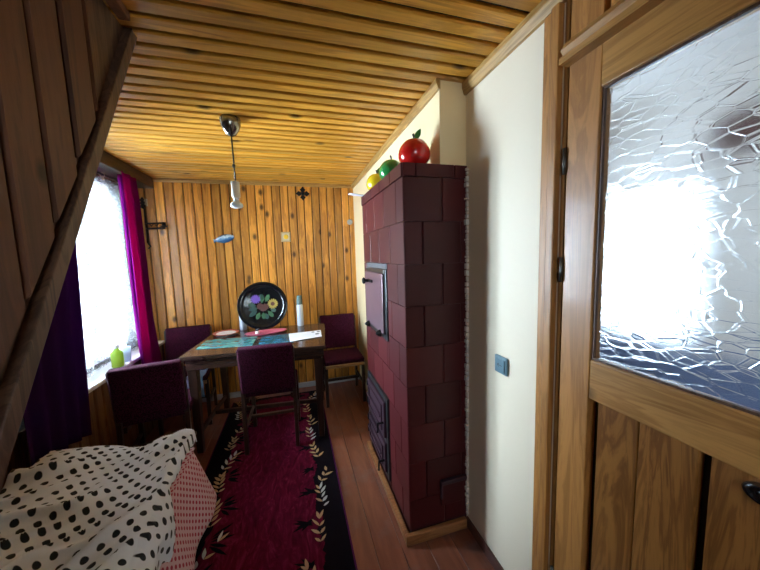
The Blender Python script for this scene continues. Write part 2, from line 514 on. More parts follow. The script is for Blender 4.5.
RX0, RX1, RZ0, RZ1 = -0.40, 0.40, 1.20, 1.95
mb.box((XL-0.1, YR-0.1, 0), (0.84, YR, RZ0)); mb.box((XL-0.1, YR-0.1, RZ1), (0.84, YR, H))
mb.box((XL-0.1, YR-0.1, RZ0), (RX0, YR, RZ1)); mb.box((RX1, YR-0.1, RZ0), (0.84, YR, RZ1))
struct(mb.build('wall_rear', DARKW), 'brown wall behind the camera with a small window', 'wall')
win3 = empty('window_3', ((RX0+RX1)/2, YR-0.05, RZ0)); struct(win3, 'small window in the wall behind the camera', 'window')
mb = MB(); q_ = (RX1-RX0)/2; hz = RZ1-RZ0
for a, b in (((-q_,-.03,0),(-q_+.035,.03,hz)), ((q_-.035,-.03,0),(q_,.03,hz)), ((-q_+.035,-.03,0),(q_-.035,.03,.035)), ((-q_+.035,-.03,hz-.035),(q_-.035,.03,hz)), ((-.012,-.02,.035),(.012,.02,hz-.035))): mb.box(a, b)
mb.build('window_frame', WHITE, win3)
mb = MB(); mb.box((-q_+.03,-.003,.03),(q_-.03,.003,hz-.03)); mb.build('pane', PANE, win3)
mb = MB(); mb.grid(lambda u, v: (-q_-0.04+u*(2*q_+0.08), 0.085+0.010*math.sin(u*50), hz+0.03-v*(hz+0.06)), 80, 4)
mb.build('curtain', translucent('added_warm_diffuser', (0.7,0.52,0.25), (0.85,0.60,0.26), 0.55, 0.65), win3, smooth=True)  # unseen curtain added to warm the light from the rear window

# window wall, opening y 1.86..2.71, z .73..2.0
WY0, WY1, WZ0, WZ1 = 1.92, 2.84, 0.71, 2.0
mb = MB()
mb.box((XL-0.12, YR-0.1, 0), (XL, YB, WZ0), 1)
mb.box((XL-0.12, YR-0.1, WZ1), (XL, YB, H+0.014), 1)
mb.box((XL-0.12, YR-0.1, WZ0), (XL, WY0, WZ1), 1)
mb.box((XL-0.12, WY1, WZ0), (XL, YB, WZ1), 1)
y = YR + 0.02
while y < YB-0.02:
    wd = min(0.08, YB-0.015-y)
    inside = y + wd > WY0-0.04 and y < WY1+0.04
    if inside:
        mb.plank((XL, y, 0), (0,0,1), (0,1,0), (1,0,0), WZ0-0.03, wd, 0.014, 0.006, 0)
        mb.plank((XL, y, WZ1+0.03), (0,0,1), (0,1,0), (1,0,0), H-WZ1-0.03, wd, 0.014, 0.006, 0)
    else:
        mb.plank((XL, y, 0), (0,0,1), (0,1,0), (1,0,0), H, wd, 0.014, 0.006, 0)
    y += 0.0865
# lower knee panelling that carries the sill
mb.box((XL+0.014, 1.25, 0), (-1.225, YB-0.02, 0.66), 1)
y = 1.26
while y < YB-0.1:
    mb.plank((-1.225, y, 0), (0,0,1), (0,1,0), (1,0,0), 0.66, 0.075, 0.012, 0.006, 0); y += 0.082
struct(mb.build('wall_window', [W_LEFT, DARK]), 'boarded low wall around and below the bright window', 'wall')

win = empty('window_1', (XL-0.06, (WY0+WY1)/2, WZ0))
struct(win, 'bright white-framed window on the left behind sheer lace', 'window')
hy = (WY1-WY0)/2; hz = WZ1-WZ0
mb = MB()
for a, b in (((-.05,-hy,0),(.05,-hy+.05,hz)), ((-.05,hy-.05,0),(.05,hy,hz)), ((-.05,-hy+.05,0),(.05,hy-.05,.05)), ((-.05,-hy+.05,hz-.05),(.05,hy-.05,hz))): mb.box(a, b)
mb.build('window_frame', WHITE, win, bevel=0.004)
for s_ in (-1, 1):
    y0, y1 = (-hy+.05, -0.002) if s_ < 0 else (0.002, hy-.05)
    mb = MB()
    for a, b in (((-.02,y0,.05),(.025,y0+.045,hz-.05)), ((-.02,y1-.045,.05),(.025,y1,hz-.05)), ((-.02,y0+.045,.05),(.025,y1-.045,.1)), ((-.02,y0+.045,hz-.1),(.025,y1-.045,hz-.05))): mb.box(a, b)
    sash = mb.build('sash', WHITE, win, bevel=0.003)
    mb = MB(); mb.box((-.003, y0+.04, .09), (.003, y1-.04, hz-.09)); mb.build('pane', PANE, sash)
mb = MB(); mb.box((XL+0.0-(XL-0.06), 1.92-(WY0+WY1)/2, 0.661-WZ0), (-1.165-(XL-0.06), 3.1-(WY0+WY1)/2, 0.687-WZ0))
mb.build('window_sill', WHITE, win, bevel=0.006)

# trims
dd = Vector((0, -1/1.63, -1)).normalized(); dn = Vector((0, -dd.z, dd.y)).normalized()    # down the stringer, and square to it
if dn.y > 0: dn = -dn
LS = (H - 0.60)/abs(dd.z)
mb = MB()
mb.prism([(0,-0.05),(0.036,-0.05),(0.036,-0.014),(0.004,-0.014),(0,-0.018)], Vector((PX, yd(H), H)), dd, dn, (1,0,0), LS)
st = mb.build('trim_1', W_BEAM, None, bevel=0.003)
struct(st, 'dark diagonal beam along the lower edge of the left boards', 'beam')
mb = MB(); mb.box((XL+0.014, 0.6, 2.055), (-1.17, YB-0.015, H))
struct(mb.build('trim_2', W_DARK, bevel=0.005), 'shade-toned cornice beam over the window at the ceiling', 'trim')
mb = MB(); mb.prism([(0,0),(0.022,0),(0.022,0.02),(0.012,0.05),(0,0.05)], (XW, YR, H), (0,1,0), (-1,0,0), (0,0,-1), 1.245-YR)
struct(mb.build('trim_3', W_TRIM), 'pale wooden strip where cream wall meets ceiling by the door', 'trim')
mb = MB(); mb.prism([(0,0),(0.02,0),(0.02,0.018),(0.01,0.042),(0,0.042)], (XC, 1.235, H), (0,1,0), (-1,0,0), (0,0,-1), YB-0.014-1.235)
struct(mb.build('trim_4', W_TRIM), 'pale wooden strip along the top of the chimney wall', 'trim')
mb = MB(); mb.prism([(0,0),(0.02,0),(0.02,0.02),(0.01,0.032),(0,0.032)], (XL, YB-0.014, H), (1,0,0), (0,-1,0), (0,0,-1), 0.63-XL)
struct(mb.build('trim_5', W_TRIMX), 'wooden strip along the top of the far pine wall', 'trim')
mb = MB(); mb.box((PX-0.015, YR, H-0.026), (PX+0.016, yd(H)-0.12, H))
struct(mb.build('trim_6', W_SLOPE, bevel=0.003), 'thin strip between ceiling and the left boards', 'trim')
mb = MB(); mb.box((XW-0.014, 0.80, 0), (XW, 1.235, 0.05))
struct(mb.build('baseboard_right', BROWNRED, bevel=0.004), 'dark red baseboard along the cream wall', 'baseboard')
mb = MB(); mb.box((XL+0.1, YB-0.032, 0), (0.65, YB-0.014, 0.055))
struct(mb.build('baseboard_back', plain('grey_white_skirting', (0.5,0.5,0.52), 0.4), bevel=0.004), 'pale grey skirting along the far wall', 'baseboard')

# door casing
mb = MB()
mb.box((XW-0.012, 0.765, 0), (XW, 0.800, H-0.05)); mb.box((XW-0.022, 0.735, 0), (XW, 0.7655, H-0.05))
mb.box((XW, 0.724, 0), (XW+0.06, 0.735, H)) 
mb.box((XW-0.02, -0.19, 0), (XW, -0.12, H-0.05)); mb.box((XW, -0.12, 0), (XW+0.06, -0.11, H))
struct(mb.build('trim_7', W_DOORV, bevel=0.004), 'stepped pine casing around the glazed door', 'door casing')

# glazed door: leaf between y -0.105 and 0.718
door = empty('door_1', (XW+0.002, 0.718, 0.0))
struct(door, 'varnished pine door with a large patterned glass pane on the right', 'door')
D0 = 0.718
def dbox(mb, y0, y1, z0, z1, x0=0.0, x1=0.042, mi=0): mb.box((x0, y0-D0, z0), (x1, y1-D0, z1), mi)
mb = MB(); dbox(mb, 0.622, 0.718, 0.008, 2.13); mb.build('hinge_stile', W_DOORV, door, bevel=0.003)
mb = MB(); dbox(mb, -0.105, 0.0, 0.008, 2.13); mb.build('lock_stile', W_DOORV, door, bevel=0.003)
mb = MB(); dbox(mb, 0.001, 0.621, 0.972, 1.086); mb.build('middle_rail', W_DOORH, door, bevel=0.004)
mb = MB(); dbox(mb, 0.0, 0.622, 1.814, 1.925); mb.build('top_rail', W_DOORH, door, bevel=0.003)
mb = MB(); dbox(mb, 0.0, 0.622, 0.008, 0.13); mb.build('bottom_rail', W_DOORH, door, bevel=0.003)
# ledge moulding across the door
mb = MB()
mb.prism([(0,0),(0.062,0),(0.062,0.014),(0.040,0.030),(0.026,0.020),(0.018,0.034),(0,0.034)], (0, -0.105-D0, 1.918), (0,1,0), (0,0,1), (-1,0,0), 0.722+0.105)
mb.build('ledge_moulding', W_DOORH, door)
# top panel above the ledge with a rounded corner
mb = MB()
pts = [(-0.0, 1.975), (0.60, 1.975), (0.60, 2.03)]
pts += [(0.60-0.07+0.07*math.cos(a*PI/12), 2.03+0.07*math.sin(a*PI/12)) for a in range(1, 7)]
pts += [(0.0, 2.10)]
n = len(pts)
mb.add([(-0.008, y-D0, z) for y, z in pts] + [(0.02, y-D0, z) for y, z in pts], [tuple(range(n)), tuple(reversed(range(n, 2*n)))] + [(i, (i+1) % n, n+(i+1) % n, n+i) for i in range(n)])
mb.build('upper_panel', W_DOORH, door, bevel=0.003)
mb = MB(); dbox(mb, 0.0, 0.622, 1.975, 2.13, 0.02, 0.038); mb.build('upper_panel_back', W_DOORP, door)
# lower boards with dark gaps
for y0, y1 in ((0.380, 0.598), (0.010, 0.362)):
    mb = MB()
    if y0 > 0.3:
        dbox(mb, y0, 0.494, 0.125, 0.978, 0.008, 0.030); dbox(mb, 0.495, y1, 0.125, 0.978, 0.008, 0.030)
    else: dbox(mb, y0, y1, 0.125, 0.978, 0.008, 0.030)
    mb.build('lower_panel', W_DOORP, door, bevel=0.003)
mb = MB(); dbox(mb, 0.0, 0.622, 0.125, 0.978, 0.031, 0.038); mb.build('panel_backing', DARK, door)
mb = MB(); dbox(mb, 0.003, 0.619, 1.089, 1.811, 0.016, 0.021); mb.build('glass_pane', ICE, door)
for p_ in bpy.data.objects['glass_pane'].data.polygons: p_.material_index = 0
mb = MB()
for a in ((0.0, 0.006, 1.086, 1.814), (0.616, 0.622, 1.086, 1.814), (0.006, 0.616, 1.086, 1.092), (0.006, 0.616, 1.808, 1.814)): dbox(mb, *a, 0.006, 0.015)
mb.build('glazing_bead', W_BEAM, door)
for z in (1.62, 1.30, 0.25):
    mb = MB(); mb.tube([(-0.004, 0.003, z), (-0.004, 0.003, z+0.075)], 0.0055, 10)
    mb.build('hinge', STEEL, door, smooth=True)
mb = MB()
Mh = Matrix.Translation((0.008, 0.284-D0, 0.945)) @ Matrix.Rotation(-PI/2, 4, 'Y') @ Matrix.Diagonal((0.75, 1.2, 1, 1))
mb.lathe([(0.026,0),(0.026,0.006),(0.022,0.012),(0.014,0.011),(0.012,0.008),(0.008,0.008),(0.006,0.014),(0.001,0.016)], 28, 0, Mh)
mb.build('oval_pull', BLACK, door, smooth=True)

# adjoining hall behind the door glass
mb = MB()
HY0, HY1 = 1.12, 1.64
HX = 2.2
mb.box((HX, -1.0, 0), (HX+0.08, HY0, 2.3)); mb.box((HX, HY1, 0), (HX+0.08, 2.3, 2.3))
mb.box((HX, HY0, 0), (HX+0.08, HY1, 0.82)); mb.box((HX, HY0, 1.75), (HX+0.08, HY1, 2.3))
mb.box((0.847, 2.3, 0), (1.45, 2.38, 2.3)); mb.box((1.75, 2.3, 0), (HX+0.08, 2.38, 2.3)); mb.box((1.45, 2.3, 0), (1.75, 2.38, 1.4)); mb.box((1.45, 2.3, 1.8), (1.75, 2.38, 2.3)); mb.box((0.847, -1.08, 0), (HX+0.08, -1.0, 2.3))
mb.box((0.847, -1.08, 2.3), (HX+0.08, 2.38, 2.36))
mb.box((0.842, 1.25, 0), (0.85, 2.3, 2.3)); mb.box((0.842, -1.0, 2.15), (0.85, 1.3, 2.3))
struct(mb.build('wall_hall', HALLW), 'dull walls of the room behind the door glass', 'wall')
mb = MB(); mb.box((0.847, -1.08, -0.1), (HX+0.08, 2.38, 0.0))
struct(mb.build('floor_hall', HALLF), 'floor of the room behind the door glass', 'floor')
mb = MB(); mb.box((HX-0.02, -0.99, 0.0), (HX-0.001, 2.29, 0.80))
struct(mb.build('trim_9', plain('blue_dado_paint', (0.13,0.18,0.32), 0.4)), 'blue painted dado seen blurred through the door glass', 'trim')
mb = MB(); mb.box((HX-0.05, -0.99, 1.86), (HX-0.001, 1.08, 2.05))
struct(mb.build('trim_10', BROWNRED), 'brown beam seen blurred through the door glass', 'trim')
win2 = empty('window_2', (HX+0.04, (HY0+HY1)/2, 0.82)); struct(win2, 'bright window seen blurred through the door glass', 'window')
mb = MB(); q_ = (HY1-HY0)/2
for a, b in (((-.03,-q_,0),(.03,-q_+.03,.93)), ((-.03,q_-.03,0),(.03,q_,.93)), ((-.03,-q_+.03,0),(.03,q_-.03,.03)), ((-.03,-q_+.03,.9),(.03,q_-.03,.93))): mb.box(a, b)
mb.build('window_frame', WHITE, win2)
mb = MB(); mb.box((-.003,-q_+.02,.02), (.003,q_-.02,.91)); mb.build('pane', PANE, win2)
mb = MB(); mb.grid(lambda u, v: (-0.070 + 0.012*math.sin(u*60), -q_-0.08 + u*(2*q_+0.16), 1.02 - v*1.06), 90, 4)
mb.build('curtain', HDIFFUSE, win2, smooth=True)  # added curtain, put in to dim and spread this window's light
hall_fill = empty('hall_fill_window', (1.6, 2.34, 1.4)); struct(hall_fill, 'unseen fill window added to brighten the room behind the door glass', 'window')  # added opening, out of view, to brighten the hall
mb = MB()
for a, b in (((-.15,-.03,0),(-.13,.03,.4)), ((.13,-.03,0),(.15,.03,.4)), ((-.13,-.03,0),(.13,.03,.02)), ((-.13,-.03,.38),(.13,.03,.4))): mb.box(a, b)
mb.build('window_frame', WHITE, hall_fill)
mb = MB(); mb.box((-.14,-.003,.01), (.14,.003,.39)); mb.build('pane', PANE, hall_fill)

# ------------------------------------------------------------------ tiled stove
SX, SY0, SY1 = 0.4707, 1.239, 2.023
stove = empty('tiled_stove', (SX, SY0, 0), 0, 'tall maroon glazed tile stove against the cream chimney wall', 'stove')
def L(x, y, z): return (x-SX, y-SY0, z)
mb = MB()
G = 0.0014
mb.box(L(SX+0.012, SY0+0.012, 0.0), L(XC-0.002, SY1-0.012, 1.785), 1)
mb.box(L(XC-0.01, SY0+0.012, 0.0), L(XW-0.001, 1.244, 1.785), 1)
rows = [1.792, 1.734, 1.542, 1.352, 1.16, 0.97, 0.78, 0.59, 0.40, 0.21, 0.055]
UD = (1.50, 1.945, 0.93, 1.352); LD = (1.535, 1.99, 0.085, 0.585)      # fire door openings (y0,y1,z0,z1)
def tile_near(x0, x1, z0, z1, t=0.012):
    mb.prism([(G,0),(x1-x0-G,0),(x1-x0-G,t-.003),(x1-x0-G-.004,t),(G+.004,t),(G,t-.003)], L(x0, SY0+0.012, z0+G), (0,0,1), (1,0,0), (0,-1,0), z1-z0-2*G, 0)
def clip(y0, y1, z0, z1, hole):
    a0, a1, b0, b1 = hole
    if y1 <= a0 or y0 >= a1 or z1 <= b0 or z0 >= b1: return [(y0, y1, z0, z1)]
    out = []
    if y0 < a0-0.006: out.append((y0, a0, z0, z1))
    if y1 > a1+0.006: out.append((a1, y1, z0, z1))
    m0, m1 = max(y0, a0), min(y1, a1)
    if z0 < b0-0.006: out.append((m0, m1, z0, b0))
    if z1 > b1+0.006: out.append((m0, m1, b1, z1))
    return out
def tile_left(y0, y1, z0, z1, t=0.012):
    for q in clip(y0, y1, z0, z1, UD):
        for a0, a1, b0, b1 in clip(*q, LD):
            mb.prism([(G,0),(a1-a0-G,0),(a1-a0-G,t-.003),(a1-a0-G-.004,t),(G+.004,t),(G,t-.003)], L(SX+0.012, a0, b0+G), (0,0,1), (0,1,0), (-1,0,0), b1-b0-2*G, 0)
for i in range(10):
    z1, z0 = rows[i], rows[i+1]
    if i == 0:
        xj = [SX, 0.53, 0.72, XW]; yj = [SY0, 1.40, 1.58, 1.76, 1.94, SY1]
    elif i % 2: xj = [SX, 0.659, XW]; yj = [SY0, 1.335, 1.53, 1.72, 1.915, SY1]
    else: xj = [SX, 0.562, 0.755, XW]; yj = [SY0, 1.435, 1.635, 1.83, SY1]
    ex = 0.006 if i == 0 else 0
    for a, b in zip(xj, xj[1:]): tile_near(a, b, z0, z1, 0.012+ex)
    for a, b in zip(yj, yj[1:]): tile_left(a, b, z0, z1, 0.012+ex)
mb.box(L(SX+0.006, SY0+0.006, 1.782), L(XC-0.002, SY1-0.006, 1.79), 1)
mb.build('tile_body', [TILE, GROUT], stove)
# far end tiles
mb = MB(); mb.box(L(SX+0.012, SY1-0.012, 0), L(XC-0.002, SY1, 1.785)); mb.build('end_slab', TILE, stove)
# crumbling plaster seam at the right edge
mb = MB()
z = 0.06
while z < 1.78:
    dz = random.uniform(0.01, 0.035); r = random.uniform(0.003, 0.012)
    mb.box(L(XW-0.004-r, SY0-0.010-r*0.6, z), L(XW-0.0005, SY0+0.004, z+dz*0.8)); z += dz
mb.build('plaster_seam', PLASTER, stove, bevel=0.002)
# wooden plinth
mb = MB()
mb.box(L(SX-0.028, SY0-0.024, 0), L(XW-0.016, SY0-0.001, 0.052)); mb.build('plinth', W_PLINTH, stove, bevel=0.004)
mb = MB(); mb.box(L(SX-0.028, SY0, 0), L(SX-0.002, SY1, 0.035)); mb.build('plinth', W_PLINTH, stove, bevel=0.004)
# iron doors on the long side
IRONF = plain('smoky_iron_frame', (0.05, 0.055, 0.06), 0.3, metal=0.7, var=0.3)
IRONP = plain('painted_door_plate', (0.15, 0.085, 0.105), 0.3, metal=0.25, var=0.3, scale=9)
def ring(mb, y0, y1, z0, z1, wd, x0, x1, mi=0):
    mb.box(L(x0, y0, z0), L(x1, y0+wd, z1), mi); mb.box(L(x0, y1-wd, z0), L(x1, y1, z1), mi)
    mb.box(L(x0, y0+wd, z0), L(x1, y1-wd, z0+wd), mi); mb.box(L(x0, y0+wd, z1-wd), L(x1, y1-wd, z1), mi)
mb = MB(); ring(mb, *UD[:2], UD[2], UD[3]-0.03, 0.032, SX-0.008, SX+0.013); fr = mb.build('firebox_frame', IRONF, stove, bevel=0.003)
mb = MB(); mb.box(L(SX-0.001, UD[0], UD[3]-0.03), L(SX+0.012, UD[1], UD[3])); mb.build('mortar_strip', plain('grey_mortar', (0.085,0.08,0.085), 0.9, bump=0.6), stove)
dr = MB(); dr.box(L(SX-0.018, UD[0]+0.04, UD[2]+0.03), L(SX-0.006, UD[1]-0.012, UD[3]-0.055))
d_ = dr.build('upper_fire_door', IRONP, stove, bevel=0.004)
mb = MB(); mb.tube([L(SX-0.018, 1.83, 1.24), L(SX-0.05, 1.83, 1.24)], 0.010, 10)
mb.lathe([(0.018,0),(0.022,0.008),(0.014,0.016),(0.002,0.018)], 14, 0, Matrix.Translation(L(SX-0.045, 1.83, 1.24)) @ Matrix.Rotation(-PI/2, 4, 'Y'))
mb.box(L(SX-0.026, 1.74, 1.233), L(SX-0.018, 1.85, 1.247)); mb.build('latch', BLACKM, d_, smooth=False)
for zz in (0.97, 1.0): pass
for yy in (1.60, 1.86):
    mb = MB(); mb.lathe([(0.022,0),(0.018,0.012),(0.010,0.024),(0.003,0.030)], 12, 0, Matrix.Translation(L(SX-0.017, yy, 0.955)) @ Matrix.Rotation(-PI/2, 4, 'Y'))
    mb.build('air_vent_screw', BLACKM, d_)
mb = MB(); ring(mb, LD[0], LD[1], LD[2], LD[3], 0.03, SX-0.010, SX+0.013); mb.box(L(SX-0.010, LD[0]+.03, 0.30), L(SX+0.010, LD[1]-.03, 0.33)); mb.build('grate_frame', IRONF, stove, bevel=0.003)
IRON2 = plain('dark_maroon_iron', (0.06, 0.03, 0.045), 0.35, metal=0.4, var=0.3)
for nm, z0, z1 in (('lower_fire_door', 0.335, 0.552), ('ash_door', 0.12, 0.298)):
    mb = MB(); mb.box(L(SX-0.022, LD[0]+0.035, z0), L(SX-0.006, LD[1]-0.035, z1))
    ring(mb, LD[0]+0.07, LD[1]-0.07, z0+0.03, z1-0.03, 0.014, SX-0.030, SX-0.021)
    mb.box(L(SX-0.034, LD[0]+0.09, (z0+z1)/2-0.008), L(SX-0.021, LD[1]-0.04, (z0+z1)/2+0.008))
    d_ = mb.build(nm, IRON2, stove, bevel=0.003)
    mb = MB(); mb.tube([L(SX-0.02, LD[0]+0.05, (z0+z1)/2-.02), L(SX-0.055, LD[0]+0.05, (z0+z1)/2-.02), L(SX-0.06, LD[0]+0.045, (z0+z1)/2-0.07)], 0.007, 8); mb.build('latch', BLACKM, d_)
    for zz in (z0+0.03, z1-0.06):
        mb = MB(); mb.tube([L(SX-0.018, LD[1]-0.022, zz), L(SX-0.018, LD[1]-0.022, zz+0.04)], 0.009, 8)
        mb.build('hinge', BLACKM, d_)
# small soot door on the narrow side
mb = MB(); mb.box(L(0.637, SY0-0.010, 0.15), L(0.762, SY0-0.001, 0.262))
sd_ = mb.build('soot_door', TILE, stove, bevel=0.003)
mb = MB(); mb.box(L(0.632, SY0-0.022, 0.266), L(0.772, SY0-0.001, 0.286)); mb.box(L(0.632, SY0-0.016, 0.19), L(0.642, SY0-0.001, 0.268)); mb.build('ledge', IRON2, sd_, bevel=0.002)

# ------------------------------------------------------------------ apples on the stove
def apple(loc, r, col, label, lean=0.0, leaf=True, squash=0.90, rz=0.0):
    t = empty('apple_ornament', loc, rz, label, 'ornament', 'apple ornaments on the stove')
    q = N('apple_skin'); n = q.noise(q.coord(island=False), 20, 3)
    q.bsdf(q.mix(n, tuple(k*0.8 for k in col), col), 0.16, 0.5, coat=0.6)
    prof = []
    for i in range(0, 25):
        a = PI*i/24
        rr = math.sin(a)*(1 + 0.10*math.cos(a))
        zz = -math.cos(a)*squash
        if a < 0.5: zz += 0.16*(1-a/0.5)**2
        if a > PI-0.7: zz -= 0.30*(1-(PI-a)/0.7)**2
        prof.append((max(rr, 0.002)*r, (zz+squash*0.985)*r))
    mb = MB(); mb.lathe(prof, 32)
    mb.build('fruit_body', q.m, t, smooth=True)
    h = 2*squash*r
    mb = MB(); mb.tube([(0,0,h-0.32*r), (0.01*r,0,h+0.02*r), (-0.06*r,0,h+0.26*r)], [0.05*r, 0.06*r, 0.08*r], 8)
    mb.build('stem', plain('stem_dark', (0.02,0.02,0.025), 0.5), t, smooth=True)
    if leaf:
        mb = MB()
        def fn(u, v):
            w_ = math.sin(PI*min(1, u*0.97+0.02))**0.8*0.17*r*(v-0.5)*2
            return (0.04*r + u*0.42*r - w_*0.75, w_*0.5, h-0.12*r + u*0.72*r + w_*0.55)
        mb.grid(fn, 10, 4); mb.build('leaf', plain('leaf_green', (0.03,0.20,0.05), 0.35), t, smooth=True, solid=0.0025)
    return t
ZT = 1.7925
apple((0.560, 1.315, ZT), 0.073, (0.62, 0.012, 0.010), 'large shiny red apple ornament at the near end of stove top')
apple((0.545, 1.60, ZT), 0.070, (0.02, 0.26, 0.055), 'green apple ornament between the red and yellow ones', leaf=False)
apple((0.538, 1.87, ZT), 0.068, (0.72, 0.52, 0.015), 'yellow apple ornament at the far end of stove top', rz=0.3)
mb = MB()
mb.grid(lambda u, v: (0.375+u*0.16, 1.955+v*0.06-u*0.01, 1.7945 + (0.018*(max(0,0.55-u))**1.0) + 0.002*math.sin(v*3)), 8, 3)
tag(mb.build('paper_sheet', WHITEP, smooth=True, solid=0.0015), 'white paper strip jutting from far end of stove top', 'paper')

# ------------------------------------------------------------------ light switch
sw = empty('light_switch', (XW-0.001, 0.983, 0.943), 0, 'blue-grey light switch on the cream wall beside the door', 'light switch')
SWM = plain('blue_grey_plastic', (0.11, 0.19, 0.23), 0.35, var=0.05)
mb = MB(); mb.box((-0.010, -0.036, -0.036), (0, 0.036, 0.036)); mb.build('plate', SWM, sw, bevel=0.004)
mb = MB(); mb.box((-0.014, -0.027, -0.027), (-0.009, 0.027, 0.027)); rk = mb.build('rocker', SWM, sw, bevel=0.003)
mb = MB(); mb.box((-0.0148, -0.014, -0.0012), (-0.0138, 0.014, 0.0012))
for s_ in (-1, 1): mb.add([(-0.0148, 0.014, 0.0012), (-0.0148, 0.005, s_*0.008), (-0.0148, 0.002, s_*0.007), (-0.0148, 0.009, 0.0)], [(0,1,2,3)])
mb.build('arrow_mark', plain('dark_mark', (0.02,0.03,0.04), 0.6), rk)

# ------------------------------------------------------------------ pendant lamp
lamp = empty('pendant_lamp', (-0.281, 1.817, H-0.001), 0, 'bare bulb pendant on a dark cord below the pine ceiling', 'lamp')
CHR = plain('smoky_chrome', (0.22, 0.20, 0.17), 0.15, metal=0.9, var=0.1)
mb = MB(); mb.lathe([(0.05,0.0),(0.052,-0.012),(0.05,-0.035),(0.04,-0.06),(0.024,-0.085),(0.010,-0.093),(0.004,-0.095)], 28); mb.build('ceiling_rose', CHR, lamp, smooth=True)
mb = MB(); mb.tube([(0,0,-0.09),(0.001,0,-0.2),(0.003,0,-0.33)], 0.0042, 8); mb.lathe([(0.004,-0.235),(0.008,-0.24),(0.008,-0.25),(0.004,-0.255)], 10); mb.build('cord', plain('dark_cord', (0.02,0.016,0.014), 0.6), lamp, smooth=True)
mb = MB(); mb.lathe([(0.006,-0.325),(0.021,-0.33),(0.022,-0.34),(0.022,-0.405),(0.018,-0.415)], 20); mb.build('socket', plain('ivory_socket', (0.62,0.58,0.48), 0.4), lamp, smooth=True)
mb = MB(); mb.lathe([(0.012,-0.412),(0.014,-0.43),(0.020,-0.438),(0.031,-0.447),(0.033,-0.460),(0.026,-0.468),(0.004,-0.472)], 24); mb.lathe([(0.0145,-0.41),(0.0145,-0.428)], 18); mb.build('bulb', plain('white_bulb', (0.82,0.84,0.84), 0.2), lamp, smooth=True)

# ------------------------------------------------------------------ wall ornaments
YW = YB-0.014
fish = empty('fish_ornament', (-0.632, YW, 1.60), 0, 'small blue and white fish ornament hung on the pine wall', 'wall ornament')
fish.rotation_euler = (0, R(-12), 0)
def fblue():
    q = N('fish_blue_glaze'); sp = q.n('SeparateXYZ', Vector=q.n('TexCoord').outputs['Object'])
    n = q.noise(q.coord(island=False), 40, 3)
    q.bsdf(q.ramp(q.math('ADD', q.math('MULTIPLY', sp.outputs[2], 14), q.math('MULTIPLY', n, 0.8)), [(0.15, (0.035,0.10,0.22)), (0.4, (0.12,0.26,0.40)), (0.65, (0.55,0.68,0.74)), (0.9, (0.05,0.09,0.16))]), 0.25, coat=0.4)
    return q.m
FB = fblue()
mb = MB()
mb.grid(lambda u, v: (0.088-u*0.165, -0.016*math.sin(PI*v)*math.sin(PI*min(.98, u*0.9+0.08))-0.002, (v-0.5)*2*0.040*math.sin(PI*min(.98, (u*0.86+0.08)))**0.8), 20, 10)
mb.grid(lambda u, v: (0.088-u*0.165, -0.001, (v-0.5)*2*0.040*math.sin(PI*min(.98, (u*0.86+0.08)))**0.8), 20, 10)
mb.build('fish_body', FB, fish, smooth=True)
mb = MB(); mb.add([(-0.070,-0.004,0.006),(-0.070,-0.004,-0.006),(-0.098,-0.004,-0.022),(-0.092,-0.004,0),(-0.098,-0.004,0.020)], [(0,1,2,3),(0,3,4)]); mb.build('tail', FB, fish, solid=0.004)
mb = MB(); mb.add([(0.02,-0.005,0.028),(-0.02,-0.005,0.026),(-0.012,-0.005,0.043)], [(0,1,2)]); mb.build('fin', plain('fin_dark', (0.03,0.05,0.09), 0.4), fish, solid=0.003)

orn = empty('iron_flower_ornament', (0.130, YW, 2.045), 0, 'black four-petalled iron ornament high on the pine wall', 'wall ornament')
mb = MB()
for k in range(4):
    a = k*PI/2
    Mr = Matrix.Rotation(a, 4, 'Y')
    pl = [(0.006,0),(0.018,0.028),(0.028,0.040),(0.014,0.052),(0,0.070),(-0.014,0.052),(-0.028,0.040),(-0.018,0.028),(-0.006,0)]
    n = len(pl)
    mb.add([Mr @ Vector((x_, -0.008, z_)) for x_, z_ in pl] + [Mr @ Vector((x_, -0.001, z_)) for x_, z_ in pl], [tuple(range(n)), tuple(reversed(range(n, 2*n)))] + [(i, (i+1) % n, n+(i+1) % n, n+i) for i in range(n)])
mb.build('petals', BLACKM, orn)
mb = MB(); mb.lathe([(0.018,0),(0.016,0.008),(0.006,0.014),(0.001,0.015)], 16, 0, Matrix.Translation((0,-0.006,0)) @ Matrix.Rotation(PI/2, 4, 'X')); mb.build('boss', BLACKM, orn, smooth=True)

pic = empty('small_picture', (-0.062, YW, 1.61), 0, 'small square cream picture with a yellow motif on pine wall', 'picture')
mb = MB(); mb.box((-0.046,-0.010,-0.050),(0.046,-0.0,0.050)); mb.build('mount', plain('cream_tile', (0.50,0.36,0.18), 0.35), pic, bevel=0.003)
mb = MB(); mb.box((-0.034,-0.0115,-0.038),(0.034,-0.0095,0.038)); f_ = mb.build('picture_face', plain('pale_face', (0.62,0.52,0.34), 0.4), pic)
mb = MB(); mb.lathe([(0.024,0),(0.021,0.002),(0.001,0.0025)], 14, 0, Matrix.Translation((0.002,-0.0115,0.0)) @ Matrix.Rotation(PI/2, 4, 'X')); mb.build('motif', plain('yellow_motif', (0.80,0.52,0.03), 0.4), f_)

hk = empty('round_wall_plug', (0.605, YW, 1.76), 0, 'small round grey cap on pine wall beside the stove', 'wall fitting')
mb = MB(); mb.lathe([(0.030,0),(0.030,0.012),(0.024,0.018),(0.015,0.018),(0.013,0.010),(0.002,0.010)], 20, 0, Matrix.Rotation(PI/2, 4, 'X')); mb.build('cap', plain('grey_cap', (0.42,0.42,0.40), 0.4), hk, smooth=False)

